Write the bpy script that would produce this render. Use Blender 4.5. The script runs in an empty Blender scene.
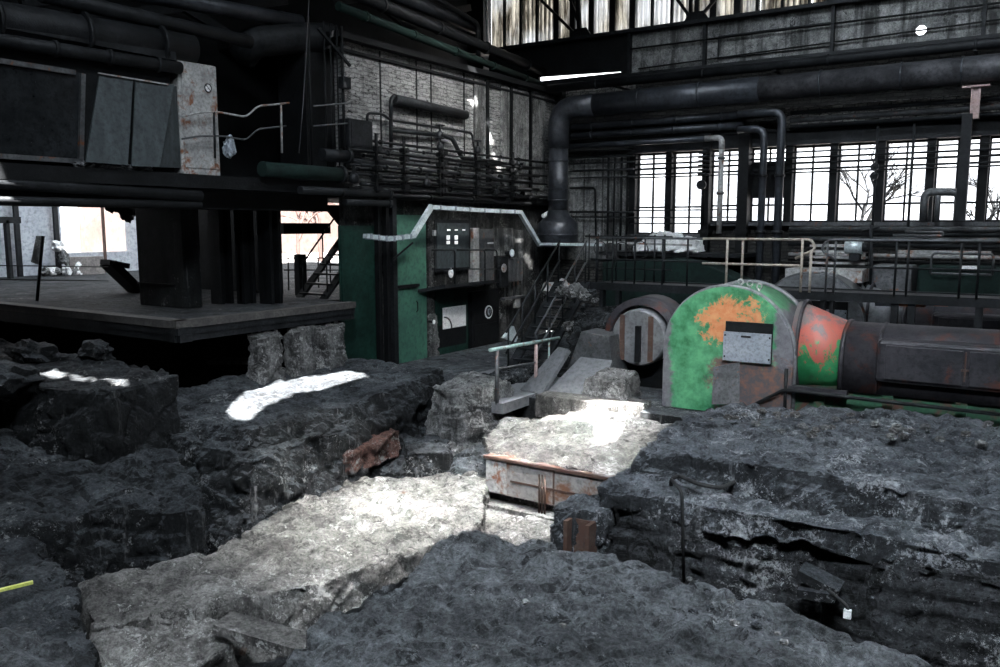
import bpy, bmesh, math, random
from mathutils import Vector, Matrix, noise
from mathutils.geometry import tessellate_polygon
R = random.Random(7)
SC = bpy.context.scene
COL = SC.collection
PI = math.pi
# ------------------------------------------------------------------ camera
EYE = Vector((0, 0, 3.2)); YAW = math.radians(33.3); PITCH = math.radians(7.4); FPX = 830.0
cam = bpy.data.cameras.new('camera'); co = bpy.data.objects.new('camera', cam); COL.objects.link(co)
cam.sensor_width = 36; cam.lens = FPX * 36 / 1000.0
co.location = EYE; co.rotation_euler = (PI/2 - PITCH, 0, YAW)
SC.camera = co; cam.clip_end = 300; cam.clip_start = .05
CR = co.rotation_euler.to_matrix()
def ray(u, v): return CR @ Vector(((u-500)/FPX, (333.5-v)/FPX, -1))
def PX(u, v, x): d = ray(u, v); return EYE + d*((x-EYE.x)/d.x)      # seen point on a plane of known x
def PY(u, v, y): d = ray(u, v); return EYE + d*((y-EYE.y)/d.y)
def PZ(u, v, z): d = ray(u, v); return EYE + d*((z-EYE.z)/d.z)
# ------------------------------------------------------------------ materials
class NT:
    def __init__(s, name):
        s.m = bpy.data.materials.new(name); s.m.use_nodes = True
        s.t = s.m.node_tree; s.n = s.t.nodes; s.l = s.t.links
        s.b = s.n['Principled BSDF']; s.out = s.n['Material Output']
        s.tc = s.n.new('ShaderNodeTexCoord').outputs['Object']
    def noise(s, scale, detail=6, rough=.6, vec=None, dist=0):
        n = s.n.new('ShaderNodeTexNoise'); n.inputs['Scale'].default_value = scale
        n.inputs['Detail'].default_value = detail; n.inputs['Roughness'].default_value = rough
        n.inputs['Distortion'].default_value = dist
        s.l.new(vec or s.tc, n.inputs['Vector']); return n.outputs['Fac']
    def vor(s, scale, feat='F1', vec=None):
        n = s.n.new('ShaderNodeTexVoronoi'); n.feature = feat; n.inputs['Scale'].default_value = scale
        s.l.new(vec or s.tc, n.inputs['Vector']); return n.outputs['Distance']
    def ramp(s, fac, lo, hi, c0=(0,0,0), c1=(1,1,1)):
        r = s.n.new('ShaderNodeValToRGB'); e = r.color_ramp.elements
        e[0].position = lo; e[0].color = (*c0, 1); e[1].position = hi; e[1].color = (*c1, 1)
        s.l.new(fac, r.inputs[0]); return r.outputs[0]
    def mix(s, fac, a, b, mode='MIX'):
        n = s.n.new('ShaderNodeMix'); n.data_type = 'RGBA'; n.blend_type = mode
        for k, v in ((0, fac), (6, a), (7, b)):
            if hasattr(v, 'links') or hasattr(v, 'is_linked'): s.l.new(v, n.inputs[k])
            elif k == 0: n.inputs[0].default_value = v
            else: n.inputs[k].default_value = (*v, 1)
        return n.outputs[2]
    def scalevec(s, x, y, z):
        n = s.n.new('ShaderNodeMapping'); n.inputs['Scale'].default_value = (x, y, z)
        s.l.new(s.tc, n.inputs['Vector']); return n.outputs[0]
    def math(s, op, a, b=0):
        n = s.n.new('ShaderNodeMath'); n.operation = op
        for k, v in ((0, a), (1, b)):
            if hasattr(v, 'is_linked'): s.l.new(v, n.inputs[k])
            else: n.inputs[k].default_value = v
        return n.outputs[0]
    def bump(s, h, st, dist=.02, prev=None):
        n = s.n.new('ShaderNodeBump'); n.inputs['Strength'].default_value = st; n.inputs['Distance'].default_value = dist
        s.l.new(h, n.inputs['Height'])
        if prev: s.l.new(prev, n.inputs['Normal'])
        return n.outputs[0]
    def fin(s, col, rough=.8, metal=0, nrm=None):
        if hasattr(col, 'is_linked'): s.l.new(col, s.b.inputs['Base Color'])
        else: s.b.inputs['Base Color'].default_value = (*col, 1)
        s.b.inputs['Roughness'].default_value = rough; s.b.inputs['Metallic'].default_value = metal
        if nrm: s.l.new(nrm, s.b.inputs['Normal'])
        s.b.inputs['Specular IOR Level'].default_value = s.spec
        return s.m
    spec = .5
def grime(name, a, b, scale=3, rough=.75, metal=0, rust=0, flake=0, bump=.4, streak=False, rc=(.16,.055,.02), bscale=30):
    """worn surface: two tones by noise, patches of rust, pale flakes"""
    s = NT(name); v = s.scalevec(3, 3, .35) if streak else None
    if max(b) < .06: s.spec = .22
    c = s.mix(s.ramp(s.noise(scale, 8, .65, v), .35, .68), a, b)
    c = s.mix(s.ramp(s.noise(scale*6, 5, .7), .45, .75), c, tuple(x*.45 for x in a))
    if rust: c = s.mix(s.ramp(s.noise(scale*1.3, 8, .7, v, .4), .62-rust*.25, .70-rust*.2), c, rc)
    if flake: c = s.mix(s.ramp(s.noise(scale*5, 10, .8), .70-flake*.12, .74-flake*.1), c, (.45,.46,.46))
    n = s.bump(s.noise(bscale, 6, .7), bump, .02)
    return s.fin(c, rough, metal, n)
def rockmat(name, a, b, pale=(.34,.35,.36), amt=.3, brick=0, bump=1.0, rust=0, big=1.0, rubble=.5, side=.45, streak=.5):
    """broken concrete: soot tones, grain, pale chips, run-down streaks on the flanks, dusty tops, flanks darkened with soot and painted shade"""
    s = NT(name); s.spec = .25
    n1 = s.noise(.7*big, 10, .68, None, .3); n2 = s.noise(4, 12, .8); n3 = s.noise(24, 10, .85)
    c = s.mix(s.ramp(n1, .40, .60), a, b)
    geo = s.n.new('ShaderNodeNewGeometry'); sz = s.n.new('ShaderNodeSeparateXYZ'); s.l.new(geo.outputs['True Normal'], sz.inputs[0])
    dust = s.ramp(s.math('ADD', sz.outputs[2], s.math('MULTIPLY', s.math('SUBTRACT', n2, .5), 1.2)), .25, .8, (side,)*3, (1,1,1))  # flanks darkened by normal: soot plus painted shade, tops stay dusty
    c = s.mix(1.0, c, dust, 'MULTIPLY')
    c = s.mix(1.0, c, s.ramp(n2, .38, .62, (.32,.32,.32), (1.2,1.2,1.2)), 'MULTIPLY')
    c = s.mix(1.0, c, s.ramp(n3, .38, .62, (.30,.30,.30), (1.25,1.25,1.25)), 'MULTIPLY')
    if streak:
        st = s.noise(2.0, 8, .7, s.scalevec(2.2,2.2,.18)); fl = s.ramp(sz.outputs[2], .15, .5, (1,1,1), (0,0,0))
        c = s.mix(s.math('MULTIPLY', s.math('MULTIPLY', s.ramp(st, .58, .70), fl), streak), c, tuple(.7*x for x in pale))
        c = s.mix(s.math('MULTIPLY', s.math('MULTIPLY', s.ramp(s.noise(1.1, 8, .7, s.scalevec(2.5,2.5,.3)), .48, .60), fl), .85), c, tuple(.12*x for x in a))
    cl = s.noise(.9, 6, .7)
    m1 = s.math('ADD', s.noise(7, 12, .85), s.math('MULTIPLY', s.math('SUBTRACT', cl, .5), .45))
    c = s.mix(s.ramp(m1, .63-amt*.12, .66-amt*.12), c, tuple(.62*x for x in pale))
    m0 = s.math('ADD', s.noise(3.1, 12, .82, None, .8), s.math('MULTIPLY', s.math('SUBTRACT', cl, .5), -.4))
    c = s.mix(s.ramp(m0, .575, .60), c, tuple(.22*x for x in a))
    m2 = s.math('ADD', s.noise(19, 10, .9), s.math('MULTIPLY', s.math('SUBTRACT', cl, .5), .5))
    c = s.mix(s.ramp(m2, .655-amt*.12, .675-amt*.12), c, pale)
    if rust: c = s.mix(s.ramp(s.noise(1.6, 8, .7), .66-rust*.2, .74-rust*.15), c, (.13,.065,.04))
    vd = s.vor(1.6*big, 'DISTANCE_TO_EDGE', s.scalevec(1,1,1))
    h = s.math('ADD', s.math('MULTIPLY', n2, 1.5), s.math('MULTIPLY', n3, .45))
    h = s.math('ADD', h, s.math('MULTIPLY', s.vor(11), .3*rubble))
    n = s.bump(h, bump, .2)
    if brick:
        sx = s.n.new('ShaderNodeSeparateXYZ'); s.l.new(s.tc, sx.inputs[0]); cx = s.n.new('ShaderNodeCombineXYZ')
        w = s.math('MULTIPLY', s.noise(2.5, 4, .6), .12)
        s.l.new(s.math('ADD', sx.outputs[0], sx.outputs[1]), cx.inputs[0]); s.l.new(s.math('ADD', sx.outputs[2], w), cx.inputs[1])
        bt = s.n.new('ShaderNodeTexBrick'); bt.inputs['Scale'].default_value = 1
        bt.inputs['Brick Width'].default_value = .26; bt.inputs['Row Height'].default_value = .085
        bt.inputs['Mortar Size'].default_value = .014; s.l.new(cx.outputs[0], bt.inputs['Vector'])
        n = s.bump(s.math('SUBTRACT', 1, bt.outputs['Fac']), brick, .04, n)
    return s.fin(c, .85, 0, n)
def brickmat(name, axis, a, b, mortar, w=.27, h=.09, bump=.7, dirt=.5):
    s = NT(name); s.spec = .2; sx = s.n.new('ShaderNodeSeparateXYZ'); s.l.new(s.tc, sx.inputs[0])
    wv = s.math('MULTIPLY', s.noise(5, 6, .7), .16)
    cx = s.n.new('ShaderNodeCombineXYZ'); s.l.new(s.math('ADD', sx.outputs[axis], wv), cx.inputs[0]); s.l.new(s.math('ADD', sx.outputs[2], wv), cx.inputs[1])
    bt = s.n.new('ShaderNodeTexBrick'); bt.inputs['Scale'].default_value = 1
    bt.inputs['Brick Width'].default_value = w; bt.inputs['Row Height'].default_value = h
    bt.inputs['Mortar Size'].default_value = .012; bt.inputs['Color1'].default_value = (*a, 1)
    bt.inputs['Color2'].default_value = (*b, 1); bt.inputs['Mortar'].default_value = (*mortar, 1)
    s.l.new(cx.outputs[0], bt.inputs['Vector'])
    c = s.mix(s.ramp(s.noise(.9, 10, .75), .5-dirt*.1, .76-dirt*.06), bt.outputs['Color'], (.03,.03,.031))
    hs = s.scalevec(1.2,1.2,5)
    c = s.mix(s.ramp(s.noise(3.2, 10, .8, hs, .8), .52, .60), c, (.012,.012,.012))
    c = s.mix(s.ramp(s.noise(13, 10, .85, hs), .57, .63), c, (.05,.05,.05))
    c = s.mix(s.ramp(s.noise(2, 8, .7, s.scalevec(2,2,.25)), .58, .75), c, (.04,.04,.042))
    n = s.bump(s.math('SUBTRACT', s.noise(5, 10, .75, hs), s.math('MULTIPLY', bt.outputs['Fac'], .5)), bump, .12)
    return s.fin(c, .85, 0, n)
M = {}
M['soot'] = grime('soot_covered_wall', (.003,.0035,.004), (.008,.009,.010), 1, .9, 0)
M['black'] = grime('sooty_steel', (.003,.0035,.004), (.010,.011,.0125), 2, .6, .3)
M['dark'] = grime('dark_steel', (.006,.007,.008), (.022,.024,.027), 2.5, .55, .3, flake=.15)
M['steel'] = grime('grey_steel', (.045,.048,.052), (.12,.125,.13), 3, .5, .4, rust=.15, flake=.3)
M['pale'] = grime('pale_painted_steel', (.20,.20,.20), (.42,.42,.41), 3, .6, 0, rust=.35)
M['silver'] = grime('silver_sheet', (.42,.48,.50), (.66,.73,.75), 4, .42, .3, flake=.5, bump=.2)
M['duct'] = grime('duct_lagging', (.020,.023,.028), (.065,.072,.085), 1.5, .38, .35, flake=.1, bump=.25)
M['ductlit'] = grime('lit_scuffed_duct', (.025,.026,.03), (.12,.12,.13), 1.6, .42, .35, flake=.3, bump=.25)  # lighter copy of the duct colour, light on the right run painted in
M['rust'] = grime('rusty_steel', (.05,.035,.03), (.11,.065,.045), 4, .8, .1, rust=.8, flake=.2, rc=(.055,.026,.018))
M['green'] = grime('green_door_paint', (.028,.085,.062), (.05,.15,.105), 1.5, .55, 0, flake=.05, bump=.15)
M['dkgreen'] = grime('dark_green_paint', (.003,.011,.009), (.012,.045,.034), 1.5, .5, 0, bump=.15)
M['oxgreen'] = grime('green_black_paint', (.003,.009,.008), (.007,.022,.018), 2, .85, 0)
M['yardwall'] = grime('grey_yard_render', (.30,.32,.35), (.42,.44,.47), 1.5, .9, 0, bump=.2)
M['rail'] = grime('lit_rail_paint', (.28,.24,.20), (.5,.45,.38), 3, .6, 0, rust=.2)  # light on one walkway rail stretch is put into this paler paint
M['mint'] = grime('mint_rail_paint', (.20,.30,.28), (.34,.46,.42), 4, .6, 0, rust=.3)
M['pinkrail'] = grime('faded_red_paint', (.30,.20,.19), (.5,.38,.36), 4, .6, 0, rust=.2)
M['conc'] = rockmat('column_concrete', (.022,.026,.027), (.045,.05,.052), amt=.0, bump=.3)
M['wood'] = grime('dirty_boards', (.03,.028,.027), (.07,.065,.06), 3, .85, 0, flake=.2)
M['glass_dark'] = grime('sooty_glass', (.008,.009,.010), (.02,.022,.024), 2, .2, 0, flake=.25, bump=.05)
M['white'] = grime('white_paint', (.6,.6,.6), (.8,.8,.8), 4, .6, 0, bump=.1)
M['yellow'] = grime('yellow_plastic', (.55,.60,.10), (.75,.78,.25), 4, .5, 0, bump=.1)
M['litpane'] = grime('glowing_pane', (.8,.8,.8), (.9,.9,.9), 3, .5, 0, bump=0)
_b = M['litpane'].node_tree.nodes['Principled BSDF']; _b.inputs['Emission Color'].default_value = (1,1,1,1); _b.inputs['Emission Strength'].default_value = .9  # panes glow by emission in place of daylight behind them
M['ink'] = grime('black_paint', (.01,.01,.012), (.02,.02,.022), 4, .5, 0, bump=.1)
M['red'] = grime('orange_paint', (.5,.12,.04), (.7,.2,.08), 4, .5, 0, bump=.1)
M['corr'] = grime('grey_green_sheet', (.022,.03,.033), (.05,.062,.067), 2, .6, .2, streak=True, bump=.2)
M['cable'] = grime('black_rubber', (.012,.012,.013), (.03,.03,.03), 4, .7, 0)
M['timber'] = grime('weathered_plank', (.10,.09,.085), (.22,.20,.19), 3, .85, 0, flake=.3)
# foundations
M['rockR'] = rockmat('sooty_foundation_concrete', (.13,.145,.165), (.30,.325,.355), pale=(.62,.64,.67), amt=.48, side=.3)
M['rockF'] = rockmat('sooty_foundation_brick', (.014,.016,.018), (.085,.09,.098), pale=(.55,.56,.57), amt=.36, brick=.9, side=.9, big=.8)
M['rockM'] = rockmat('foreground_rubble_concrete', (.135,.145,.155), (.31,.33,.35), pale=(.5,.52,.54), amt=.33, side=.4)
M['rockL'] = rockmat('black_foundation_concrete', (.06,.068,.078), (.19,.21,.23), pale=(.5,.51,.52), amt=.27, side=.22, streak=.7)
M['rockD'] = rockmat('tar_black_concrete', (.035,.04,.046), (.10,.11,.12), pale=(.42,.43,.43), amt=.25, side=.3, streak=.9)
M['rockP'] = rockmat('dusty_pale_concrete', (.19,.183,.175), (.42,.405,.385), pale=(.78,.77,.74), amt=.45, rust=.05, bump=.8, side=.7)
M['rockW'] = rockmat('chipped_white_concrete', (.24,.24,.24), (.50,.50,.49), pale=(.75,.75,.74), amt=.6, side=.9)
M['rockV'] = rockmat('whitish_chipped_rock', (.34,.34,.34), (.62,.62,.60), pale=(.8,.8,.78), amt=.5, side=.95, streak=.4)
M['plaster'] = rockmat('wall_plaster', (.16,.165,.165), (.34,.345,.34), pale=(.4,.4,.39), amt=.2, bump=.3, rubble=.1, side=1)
M['brickred'] = rockmat('exposed_red_brick', (.16,.085,.07), (.32,.15,.12), pale=(.40,.39,.38), amt=.6, brick=1, side=1)
M['brickL'] = brickmat('whitewashed_brick', 1, (.34,.34,.335), (.42,.42,.41), (.20,.20,.20), bump=1.0, dirt=.45)
M['brickF'] = brickmat('sooty_brick', 0, (.05,.049,.047), (.10,.098,.092), (.02,.02,.02), bump=.8, dirt=.9)
M['brickLit'] = brickmat('lit_sooty_brick', 0, (.40,.39,.37), (.62,.60,.56), (.15,.15,.15), bump=1, dirt=.7)  # brighter copy of the sooty brick, its light put into the colour
M['dplaster'] = rockmat('stained_wall_plaster', (.02,.021,.021), (.11,.112,.11), pale=(.3,.3,.29), amt=.35, bump=.4, rubble=.1, side=1)
def mat_machine():
    s = NT('flaking_green_paint'); s.spec = .35
    sx = s.n.new('ShaderNodeSeparateXYZ'); s.l.new(s.tc, sx.inputs[0]); X_, Z_ = sx.outputs[0], sx.outputs[2]
    g = s.mix(s.ramp(s.noise(3.5, 8, .7), .38, .62), (.015,.11,.045), (.075,.26,.13))
    w = s.noise(2.6, 12, .78, None, .4); w2 = s.noise(7, 12, .85)
    ex = s.math('POWER', s.math('DIVIDE', s.math('ADD', X_, -.12), .62), 2); ez = s.math('POWER', s.math('DIVIDE', s.math('SUBTRACT', Z_, 1.6), .48), 2)
    bias = s.math('SUBTRACT', 1, s.math('ADD', ex, ez)); bias = s.math('MAXIMUM', bias, -1.2)
    o = s.math('ADD', s.math('MULTIPLY', bias, .15), s.math('ADD', s.math('MULTIPLY', w, .75), s.math('MULTIPLY', w2, .25)))
    c = s.mix(s.ramp(o, .535, .56), g, s.mix(s.ramp(w2, .4, .6), (.40,.12,.05), (.46,.23,.10)))
    c = s.mix(s.ramp(s.noise(24, 10, .8), .62, .67), c, (.02,.025,.02))
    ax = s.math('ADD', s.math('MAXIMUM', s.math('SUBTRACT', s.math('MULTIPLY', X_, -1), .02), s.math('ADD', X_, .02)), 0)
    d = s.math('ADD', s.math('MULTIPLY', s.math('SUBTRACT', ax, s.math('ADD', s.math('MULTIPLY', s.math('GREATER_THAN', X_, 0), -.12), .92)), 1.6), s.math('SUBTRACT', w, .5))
    c = s.mix(s.ramp(d, 0, .10), c, s.mix(s.ramp(w2, .4, .6), (.07,.07,.08), (.14,.14,.155)))  # grey towards both side edges: rim shading painted into the colour
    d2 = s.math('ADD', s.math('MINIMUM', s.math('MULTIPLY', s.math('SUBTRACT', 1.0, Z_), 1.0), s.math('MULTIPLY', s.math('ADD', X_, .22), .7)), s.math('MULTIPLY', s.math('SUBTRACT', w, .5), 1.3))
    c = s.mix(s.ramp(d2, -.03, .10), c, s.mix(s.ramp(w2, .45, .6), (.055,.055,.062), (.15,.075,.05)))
    return s.fin(c, .55, 0, s.bump(w2, .35, .02))
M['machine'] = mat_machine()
def mat_machine2():
    s = NT('chipped_green_red_paint')
    g = s.mix(s.ramp(s.noise(2, 6, .6), .4, .65), (.01,.12,.04), (.03,.24,.09))
    sx = s.n.new('ShaderNodeSeparateXYZ'); s.l.new(s.tc, sx.inputs[0])
    k = s.math('ADD', s.noise(3.2, 12, .78, s.scalevec(1,1,.6), .6), s.math('MULTIPLY', s.math('SUBTRACT', sx.outputs[2], 1.15), .28))
    c = s.mix(s.ramp(k, .50, .54), g, (.32,.075,.055))
    c = s.mix(s.ramp(k, .62, .70), c, (.10,.09,.09))  # greyer towards the top: light on the cone painted in
    c = s.mix(s.ramp(s.noise(5, 9, .8), .56, .64), c, (.05,.045,.045))
    return s.fin(c, .55, 0, s.bump(s.noise(18, 8, .7), .3, .02))
M['cone'] = mat_machine2()
M['casing'] = grime('casing_steel', (.022,.022,.026), (.05,.047,.053), 1.6, .5, .2, rust=.25, rc=(.075,.028,.02), bump=.3)
M['basegreen'] = grime('base_green_paint', (.008,.045,.022), (.015,.08,.038), 2, .6, 0, rust=.45, rc=(.07,.025,.018))
M['primer'] = grime('grey_primer', (.09,.095,.10), (.17,.175,.185), 2, .5, .1, flake=.2, bump=.3)
M['plate'] = grime('bluish_plate', (.22,.25,.29), (.34,.37,.41), 3, .5, .3, flake=.2, bump=.15)
M['boxrust'] = grime('rusty_box_sheet', (.17,.16,.155), (.30,.285,.27), 1.6, .75, 0, rust=.55, rc=(.12,.055,.03), bscale=12)
def mat_sheet():
    s = NT('dirty_translucent_sheeting')
    v = s.scalevec(3, 3, .5)
    sx = s.n.new('ShaderNodeSeparateXYZ'); s.l.new(s.tc, sx.inputs[0])
    rib = s.math('SINE', s.math('MULTIPLY', sx.outputs[0], 2*PI/.15))
    c = s.mix(s.ramp(s.noise(1.6, 10, .75, v), .42, .62), (.66,.65,.60), (.09,.08,.065))
    c = s.mix(s.ramp(rib, .2, 1.0, (0,0,0), (.75,.75,.75)), c, (.08,.075,.07))
    c = s.mix(s.ramp(s.noise(.5, 5, .6), .45, .6), c, s.mix(.6, c, (.80,.84,.88)))
    t = s.n.new('ShaderNodeBsdfTranslucent'); s.l.new(c, t.inputs[0])
    s.fin(c, .7); mx = s.n.new('ShaderNodeMixShader'); mx.inputs[0].default_value = .9
    s.l.new(s.b.outputs[0], mx.inputs[1]); s.l.new(t.outputs[0], mx.inputs[2]); s.l.new(mx.outputs[0], s.out.inputs[0])
    return s.m
M['sheet'] = mat_sheet()
def mat_pane():
    s = NT('window_glass'); tr = s.n.new('ShaderNodeBsdfTransparent'); gl = s.n.new('ShaderNodeBsdfGlossy')
    gl.inputs['Roughness'].default_value = .1
    s.l.new(s.ramp(s.noise(1.7, 8, .7), .3, .6, (.55,.56,.58), (.97,.97,.97)), tr.inputs[0])
    mx = s.n.new('ShaderNodeMixShader'); mx.inputs[0].default_value = .06
    s.l.new(tr.outputs[0], mx.inputs[1]); s.l.new(gl.outputs[0], mx.inputs[2]); s.l.new(mx.outputs[0], s.out.inputs[0]); return s.m
M['pane'] = mat_pane()
# ------------------------------------------------------------------ mesh helpers
def rootloc(o):
    p = Vector((0, 0, 0))
    while o is not None: p = p + o.location; o = o.parent
    return p
class MB:
    def __init__(s): s.bm = bmesh.new()
    def box(s, a, b, bev=0):
        a, b = Vector(a), Vector(b); lo = Vector(map(min, a, b)); hi = Vector(map(max, a, b))
        g = bmesh.ops.create_cube(s.bm, size=1)
        for v in g['verts']: v.co = Vector(((lo+hi)[i]/2 + v.co[i]*(hi-lo)[i] for i in range(3)))
        if bev:
            es = list({e for v in g['verts'] for e in v.link_edges})
            bmesh.ops.bevel(s.bm, geom=es, offset=bev, segments=2, affect='EDGES', profile=.5)
        return s
    def obox(s, c, sz, mtx=None):
        g = bmesh.ops.create_cube(s.bm, size=1)
        for v in g['verts']:
            p = Vector((v.co.x*sz[0], v.co.y*sz[1], v.co.z*sz[2]))
            v.co = (mtx @ p if mtx else p) + Vector(c)
        return s
    def bar(s, p, q, w, h=None, up=(0,0,1)):
        p, q = Vector(p), Vector(q); d = q-p; h = h or w; x = d.normalized(); u = Vector(up)
        if abs(x.dot(u)) > .95: u = Vector((0,1,0)) if abs(x.y) < .9 else Vector((1,0,0))
        y = u.cross(x).normalized(); z = x.cross(y)
        return s.obox((p+q)/2, (d.length, w, h), Matrix((x, y, z)).transposed())
    def tube(s, pts, r, seg=10, bend=0, cap=True):
        pts = [Vector(p) for p in pts]
        if bend and len(pts) > 2:
            o = [pts[0]]
            for i in range(1, len(pts)-1):
                a, b, c = pts[i-1], pts[i], pts[i+1]
                k = min(bend, (a-b).length*.48, (c-b).length*.48)
                p0 = b + (a-b).normalized()*k; p1 = b + (c-b).normalized()*k
                for j in range(7):
                    t = j/6; o.append(p0*(1-t)**2 + b*2*t*(1-t) + p1*t*t)
            o.append(pts[-1]); pts = o
        rr = r if isinstance(r, (list, tuple)) else [r]*len(pts)
        rings = []; n = None
        for i, p in enumerate(pts):
            t = (pts[min(i+1, len(pts)-1)] - pts[max(i-1, 0)]).normalized()
            if n is None:
                u = Vector((0,0,1)) if abs(t.z) < .9 else Vector((1,0,0)); n = t.cross(u).normalized()
            else: n = (n - t*n.dot(t)).normalized()
            b = t.cross(n)
            rings.append([s.bm.verts.new(p + (n*math.cos(2*PI*k/seg) + b*math.sin(2*PI*k/seg))*rr[i]) for k in range(seg)])
        for a, b in zip(rings, rings[1:]):
            for k in range(seg):
                f = s.bm.faces.new((a[k], a[(k+1)%seg], b[(k+1)%seg], b[k])); f.smooth = True
        if cap: s.bm.faces.new(rings[0][::-1]); s.bm.faces.new(rings[-1])
        return s
    def prism(s, pts, d, bev=0):
        """polygon pts (3-D, planar) swept by vector d"""
        d = Vector(d); a = [s.bm.verts.new(Vector(p)) for p in pts]; b = [s.bm.verts.new(Vector(p)+d) for p in pts]
        n = len(a); fs = [s.bm.faces.new(a[::-1]), s.bm.faces.new(b)]
        for i in range(n): fs.append(s.bm.faces.new((a[i], a[(i+1)%n], b[(i+1)%n], b[i])))
        if bev: bmesh.ops.bevel(s.bm, geom=list({e for e in fs[1].edges}|{e for e in fs[0].edges}), offset=bev, segments=3, affect='EDGES', profile=.5)
        return s
    def sph(s, c, r, sz=(1,1,1), seg=14):
        g = bmesh.ops.create_uvsphere(s.bm, u_segments=seg, v_segments=seg//2+2, radius=r)
        for v in g['verts']: v.co = Vector((v.co.x*sz[0], v.co.y*sz[1], v.co.z*sz[2])) + Vector(c)
        return s
    def build(s, name, mat, parent=None, smooth=False):
        bm = s.bm; bmesh.ops.recalc_face_normals(bm, faces=bm.faces)
        if smooth:
            for f in bm.faces: f.smooth = True
        if parent is not None: o0 = rootloc(parent)
        else:
            xs = [v.co for v in bm.verts]; lo = [min(c[i] for c in xs) for i in range(3)]; hi = [max(c[i] for c in xs) for i in range(3)]
            o0 = Vector(((lo[0]+hi[0])/2, (lo[1]+hi[1])/2, lo[2]))
        for v in bm.verts: v.co -= o0
        me = bpy.data.meshes.new(name); bm.to_mesh(me); bm.free()
        if isinstance(mat, str): mat = M[mat]
        me.materials.append(mat)
        o = bpy.data.objects.new(name, me); COL.objects.link(o)
        if parent is not None: o.parent = parent
        else: o.location = o0
        return o
def tag(o, label, cat, group=None, kind=None):
    o['label'] = label; o['category'] = cat
    if group: o['group'] = group
    if kind: o['kind'] = kind
    return o
def struct(o, label=None):
    o['kind'] = 'structure'
    if label: o['label'] = label
    return o
def thing(name, label, cat, loc, group=None):
    o = bpy.data.objects.new(name, None); COL.objects.link(o); o.location = Vector(loc); o.empty_display_size = .1
    return tag(o, label, cat, group)
def relabel(o, label):
    o['label'] = label; return o
def copy_thing(o, off, label, group=None):
    c = o.copy(); COL.objects.link(c); c.location = o.location + Vector(off); c['label'] = label
    if group: c['group'] = group
    for ch in [x for x in bpy.data.objects if x.parent == o]:
        d = ch.copy(); COL.objects.link(d); d.parent = c
        for g in [x for x in bpy.data.objects if x.parent == ch]:
            e = g.copy(); COL.objects.link(e); e.parent = d
    return c
def rock(name, top, zbot, mat, label, cat, vox=.07, amp=.12, slope=.15, fine=.035, seed=0, ledge=0, parent=None, freq=1.0, **kw):
    """a broken block: footprint with its own heights, remeshed and weathered by noise"""
    bm = bmesh.new(); c = sum((Vector(p) for p in top), Vector())/len(top)
    t = [bm.verts.new(Vector(p)) for p in top]
    b = []
    for p in top:
        d = Vector((p[0]-c.x, p[1]-c.y, 0)); d.normalize(); b.append(bm.verts.new(Vector((p[0], p[1], zbot)) + d*slope))
    n = len(t); bm.faces.new(t); bm.faces.new(b[::-1])
    for i in range(n): bm.faces.new((t[i], b[i], b[(i+1)%n], t[(i+1)%n]))
    bmesh.ops.recalc_face_normals(bm, faces=bm.faces); bmesh.ops.triangulate(bm, faces=bm.faces)
    me = bpy.data.meshes.new(name); bm.to_mesh(me); bm.free()
    o = bpy.data.objects.new(name, me); COL.objects.link(o)
    md = o.modifiers.new('r', 'REMESH'); md.mode = 'VOXEL'; md.voxel_size = vox
    dg = bpy.context.evaluated_depsgraph_get(); me2 = bpy.data.meshes.new_from_object(o.evaluated_get(dg))
    o.modifiers.clear(); o.data = me2; bpy.data.meshes.remove(me)
    sv = Vector((seed*17.3, seed*5.1, seed*9.7)); nrm = [v.normal.copy() for v in me2.vertices]
    for v, nn in zip(me2.vertices, nrm):
        p = v.co*freq + sv
        a = noise.fractal(p*.9, 1.0, 2.1, 4)*amp
        r = (1-abs(noise.noise(p*1.7))*2)
        a += -max(0, r-.8)*amp*1.0
        a += noise.fractal(p*4.5, .8, 2.2, 4)*fine*1.5 + (noise.cell(p*3.3+nn*.2)-.5)*fine*.9
        vd = noise.voronoi(p*1.5)[0]; a += (vd[1]-vd[0] < .09)*-.04
        side = 1-abs(nn.z)
        if side > .4:
            a += noise.fractal(Vector((p.x*1.6, p.y*1.6, p.z*.35)), 1, 2.1, 3)*amp*.9*side
            if ledge: a += (abs((v.co.z*ledge + noise.noise(p*.8)*.8) % 1 - .5)-.25)*.12*side
        v.co += nn*a
    o0 = Vector((c.x, c.y, zbot)) if parent is None else rootloc(parent)
    for v in me2.vertices: v.co -= o0
    if parent is None: o.location = o0
    else: o.parent = parent
    me2.materials.clear(); me2.materials.append(M[mat])
    for p in me2.polygons: p.use_smooth = True
    if label: tag(o, label, cat, **kw)
    return o
def rubble(name, c, sz, mat, label, cat, seed=1, parent=None, group=None, flat=1):
    bm = bmesh.new(); bmesh.ops.create_icosphere(bm, subdivisions=3, radius=1)
    for v in bm.verts:
        p = v.co.copy(); n = p.normalized(); q = n*1.3 + Vector((seed*3.7, seed, seed*.6))
        k = 1 + (noise.cell(q*1.3)-.5)*.22 + noise.fractal(q*1.6, 1, 2, 4)*.28
        v.co = Vector((n.x*sz[0], n.y*sz[1], n.z*sz[2]))*k/2
    mb = MB(); mb.bm.free(); mb.bm = bm
    for v in bm.verts: v.co += Vector(c)
    o = mb.build(name, mat, parent)
    if label: tag(o, label, cat, group)
    return o
# ================================================================== SETTING
struct(MB().box((-28, -9, -2.0), (9, 27, -1.75)).build('floor', 'rockD'))
struct(MB().box((-12.5, 13.1, -1.75), (9, 22, 0)).box((-12.5, 12.9, -1.75), (-9.6, 13.1, -.02)).build('floor_machine_hall', 'rockL'))
XL = -12.5
def yx(u, x=XL): return PX(u, 300, x).y
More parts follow.
